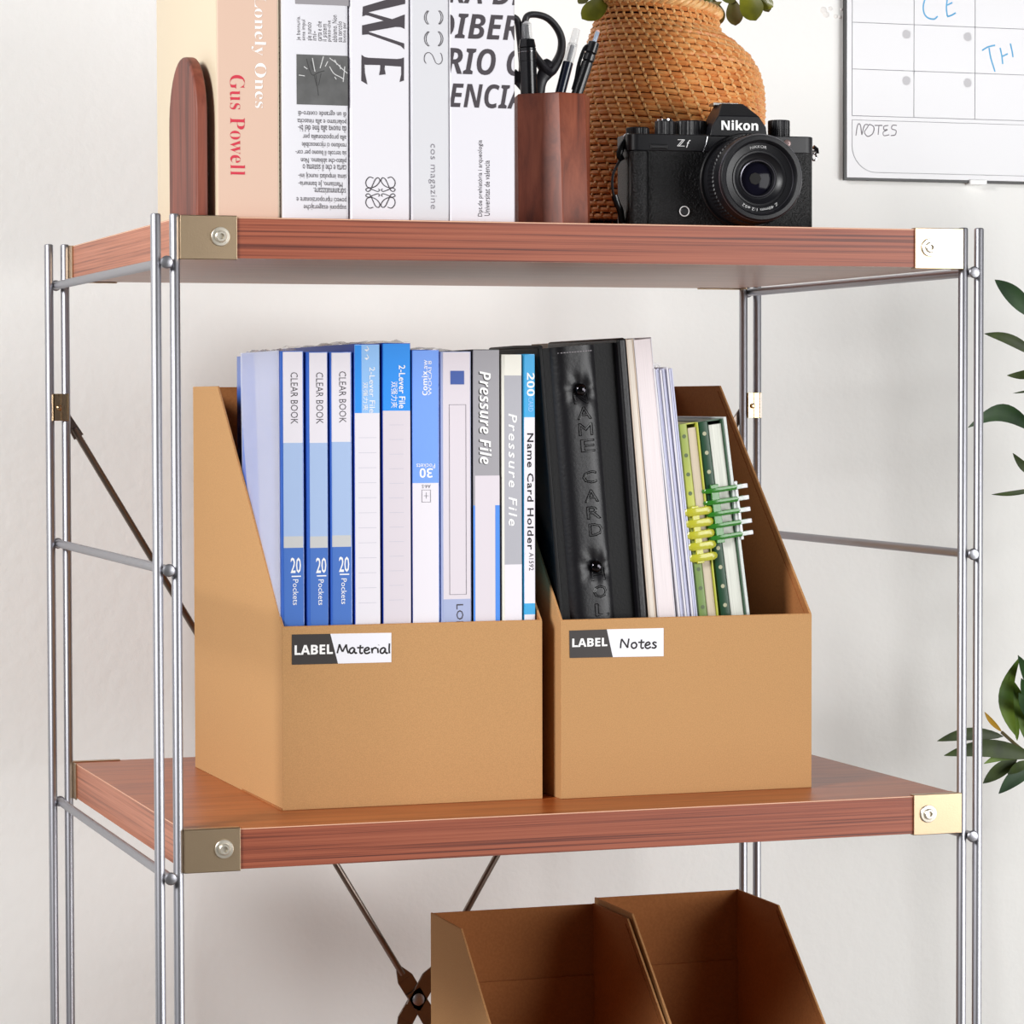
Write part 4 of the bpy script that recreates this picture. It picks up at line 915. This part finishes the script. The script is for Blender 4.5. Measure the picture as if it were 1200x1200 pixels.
strokes(T, [[(1088, -8), (1083, 2), (1082, 12), (1086, 20), (1094, 22.5), (1099, 19)], [(1111, -6), (1109, 8), (1110, 19)], [(1110, 6), (1116, 3)], [(1110, 19.5), (1115, 18), (1120, 15)],
            [(1151, 59), (1158, 55), (1166, 53)], [(1159, 56), (1161, 68), (1166, 84)], [(1172, 56), (1174, 66), (1175, 75)], [(1175, 66), (1181, 63)], [(1184, 51), (1186, 60), (1187, 67)]], WB, M_mk, .75, 'marker_writing')
M_nt = mat('faint_marker', (128, 124, 130), .5)
strokes(T, [[(1003, 159), (1005, 147), (1008, 146), (1010, 158)], [(1010, 158), (1013, 147), (1017, 146)], [(1016, 150), (1013, 155), (1017, 160), (1023, 156), (1024, 149), (1019, 146), (1016, 150)], [(1025, 147), (1034, 147)], [(1030, 147), (1029, 158)], [(1041, 147), (1036, 148), (1036, 152), (1040, 152), (1035, 155), (1036, 159), (1042, 158)], [(1051, 147), (1046, 147), (1045, 151), (1050, 153), (1049, 158), (1044, 159)]], WB, M_nt, .5, 'notes_heading')
p = oY(1149, 212, WB); q = oY(1136, 212, WB)
MB().box(q.x, p.x+6, WB-1.6, WB+8, WZ0-1.5, WZ0+3).build('corner_clip', mat('white_clip', (240, 240, 240), .3), T, bevel=.6)

# ------------------------------------------------------------------ tall leafy plant at the right
GY = 400.0
base = oY(1290, 700, GY)
T = thing('tall_plant', 'tall potted plant with long dark green leaves right of shelf', 'plant', (base.x, GY, -ZF))
M_gl1 = mat('green_leaf', (44, 76, 34), .5, col2=(28, 52, 28), mscale=40, detail=3, spec=.35); M_gl2 = mat('green_leaf_light', (96, 122, 36), .5, col2=(62, 92, 26), mscale=40, detail=3, spec=.35)
M_gl3 = mat('green_leaf_deep', (58, 74, 20), .5, col2=(38, 50, 18), mscale=40, detail=3, spec=.35)
G = MB().lathe([(95, 0), (100, 4), (125, 220), (132, 226), (132, 244), (124, 244), (118, 222)], (base.x, GY, -ZF), 'z', 40); G.build('pot', mat('pot_grey', (190, 186, 180), .6), T)
MB().lathe([(118, 222), (1, 226)], (base.x, GY, -ZF), 'z', 30).build('soil', mat('soil', (60, 42, 30), .95, bump=1, bscale=200), T)
def P3(x, y, dy=0): return oY(x, y, GY+dy)
trunk = cr([(base.x, GY, -ZF+220), (base.x+10, GY-6, -700), P3(1280, 900), P3(1262, 600), P3(1250, 400), P3(1245, 250)], 6)
MB().tube(trunk, [7-.13*i for i in range(len(trunk))], 10).build('trunk', M_stem, T)
for q_ in (((1270, 900), (1230, 895), (1200, 880), (1174, 858)), ((1268, 820), (1235, 830), (1205, 850)), ((1260, 520), (1235, 500), (1205, 480)), ((1256, 420), (1230, 400), (1203, 380)), ((1262, 600), (1230, 585), (1203, 572))):
    MB().tube(cr([P3(*p_) for p_ in q_], 5), 1.5, 7).build('stem', M_stem, T)
LF = [((1212, 372), (1166, 328), 21, 3, 0), ((1216, 418), (1153.5, 391), 13, 6, 2), ((1222, 432), (1180, 440), 11, -3, 2), ((1222, 456), (1187, 461), 3, 0, 2), ((1214, 506), (1134.5, 501), 21, 20, 0), ((1224, 560), (1187, 531), 11, -4, 2), ((1220, 572), (1162, 579.5), 6, -2, 2),
      ((1176, 863), (1098.5, 868.5), 15, 5, 2), ((1215, 888), (1106.5, 885.5), 21, 9, 2), ((1190, 862), (1195, 770), 18, -13, 1), ((1206, 872), (1183.5, 793), 18, 3, 1), ((1174, 857.5), (1154, 834.5), 6, -1, 3), ((1192, 890), (1152, 918), 17, 1, 2), ((1216, 896), (1170.5, 930), 19, 3, 0), ((1218, 887), (1153, 895), 14, 7, 1), ((1222, 830), (1193, 768), 16, 2, 0), ((1215, 850), (1194, 812), 14, 0, 0), ((1208, 893), (1181, 907), 12, 1, 2), ((1192, 868), (1186, 826), 7, 2, 1), ((1210, 830), (1197, 795), 12, 0, 0)]
for i, (a, c, w, bend, km) in enumerate(LF):
    m = (M_gl1, M_gl2, M_gl3, mat('yellow_bud', (170, 130, 30), .45))[km]; k = mmpx(GY)
    leaf(T, P3(*a, random.uniform(-6, 6)), P3(*c, random.uniform(-25, 10)), w*k, bend*k, m, blunt=.85, fold=.15, seg=12)
random.seed(3)
for i in range(26):
    ay = 260+i*30; ax = random.uniform(1245, 1275); sx = random.choice((1, 1, -.0)); L_ = random.uniform(60, 90)
    ang = random.uniform(-.6, .7); a = P3(ax, ay, random.uniform(-10, 10))
    leaf(T, a, a+Vector((L_*.75*math.cos(ang)*(1 if i % 3 else .2), -40*(i % 2)+10, L_*.75*math.sin(ang)+10)), 16, 4, (M_gl1, M_gl2, M_gl3)[i % 3], blunt=.85, fold=.15)
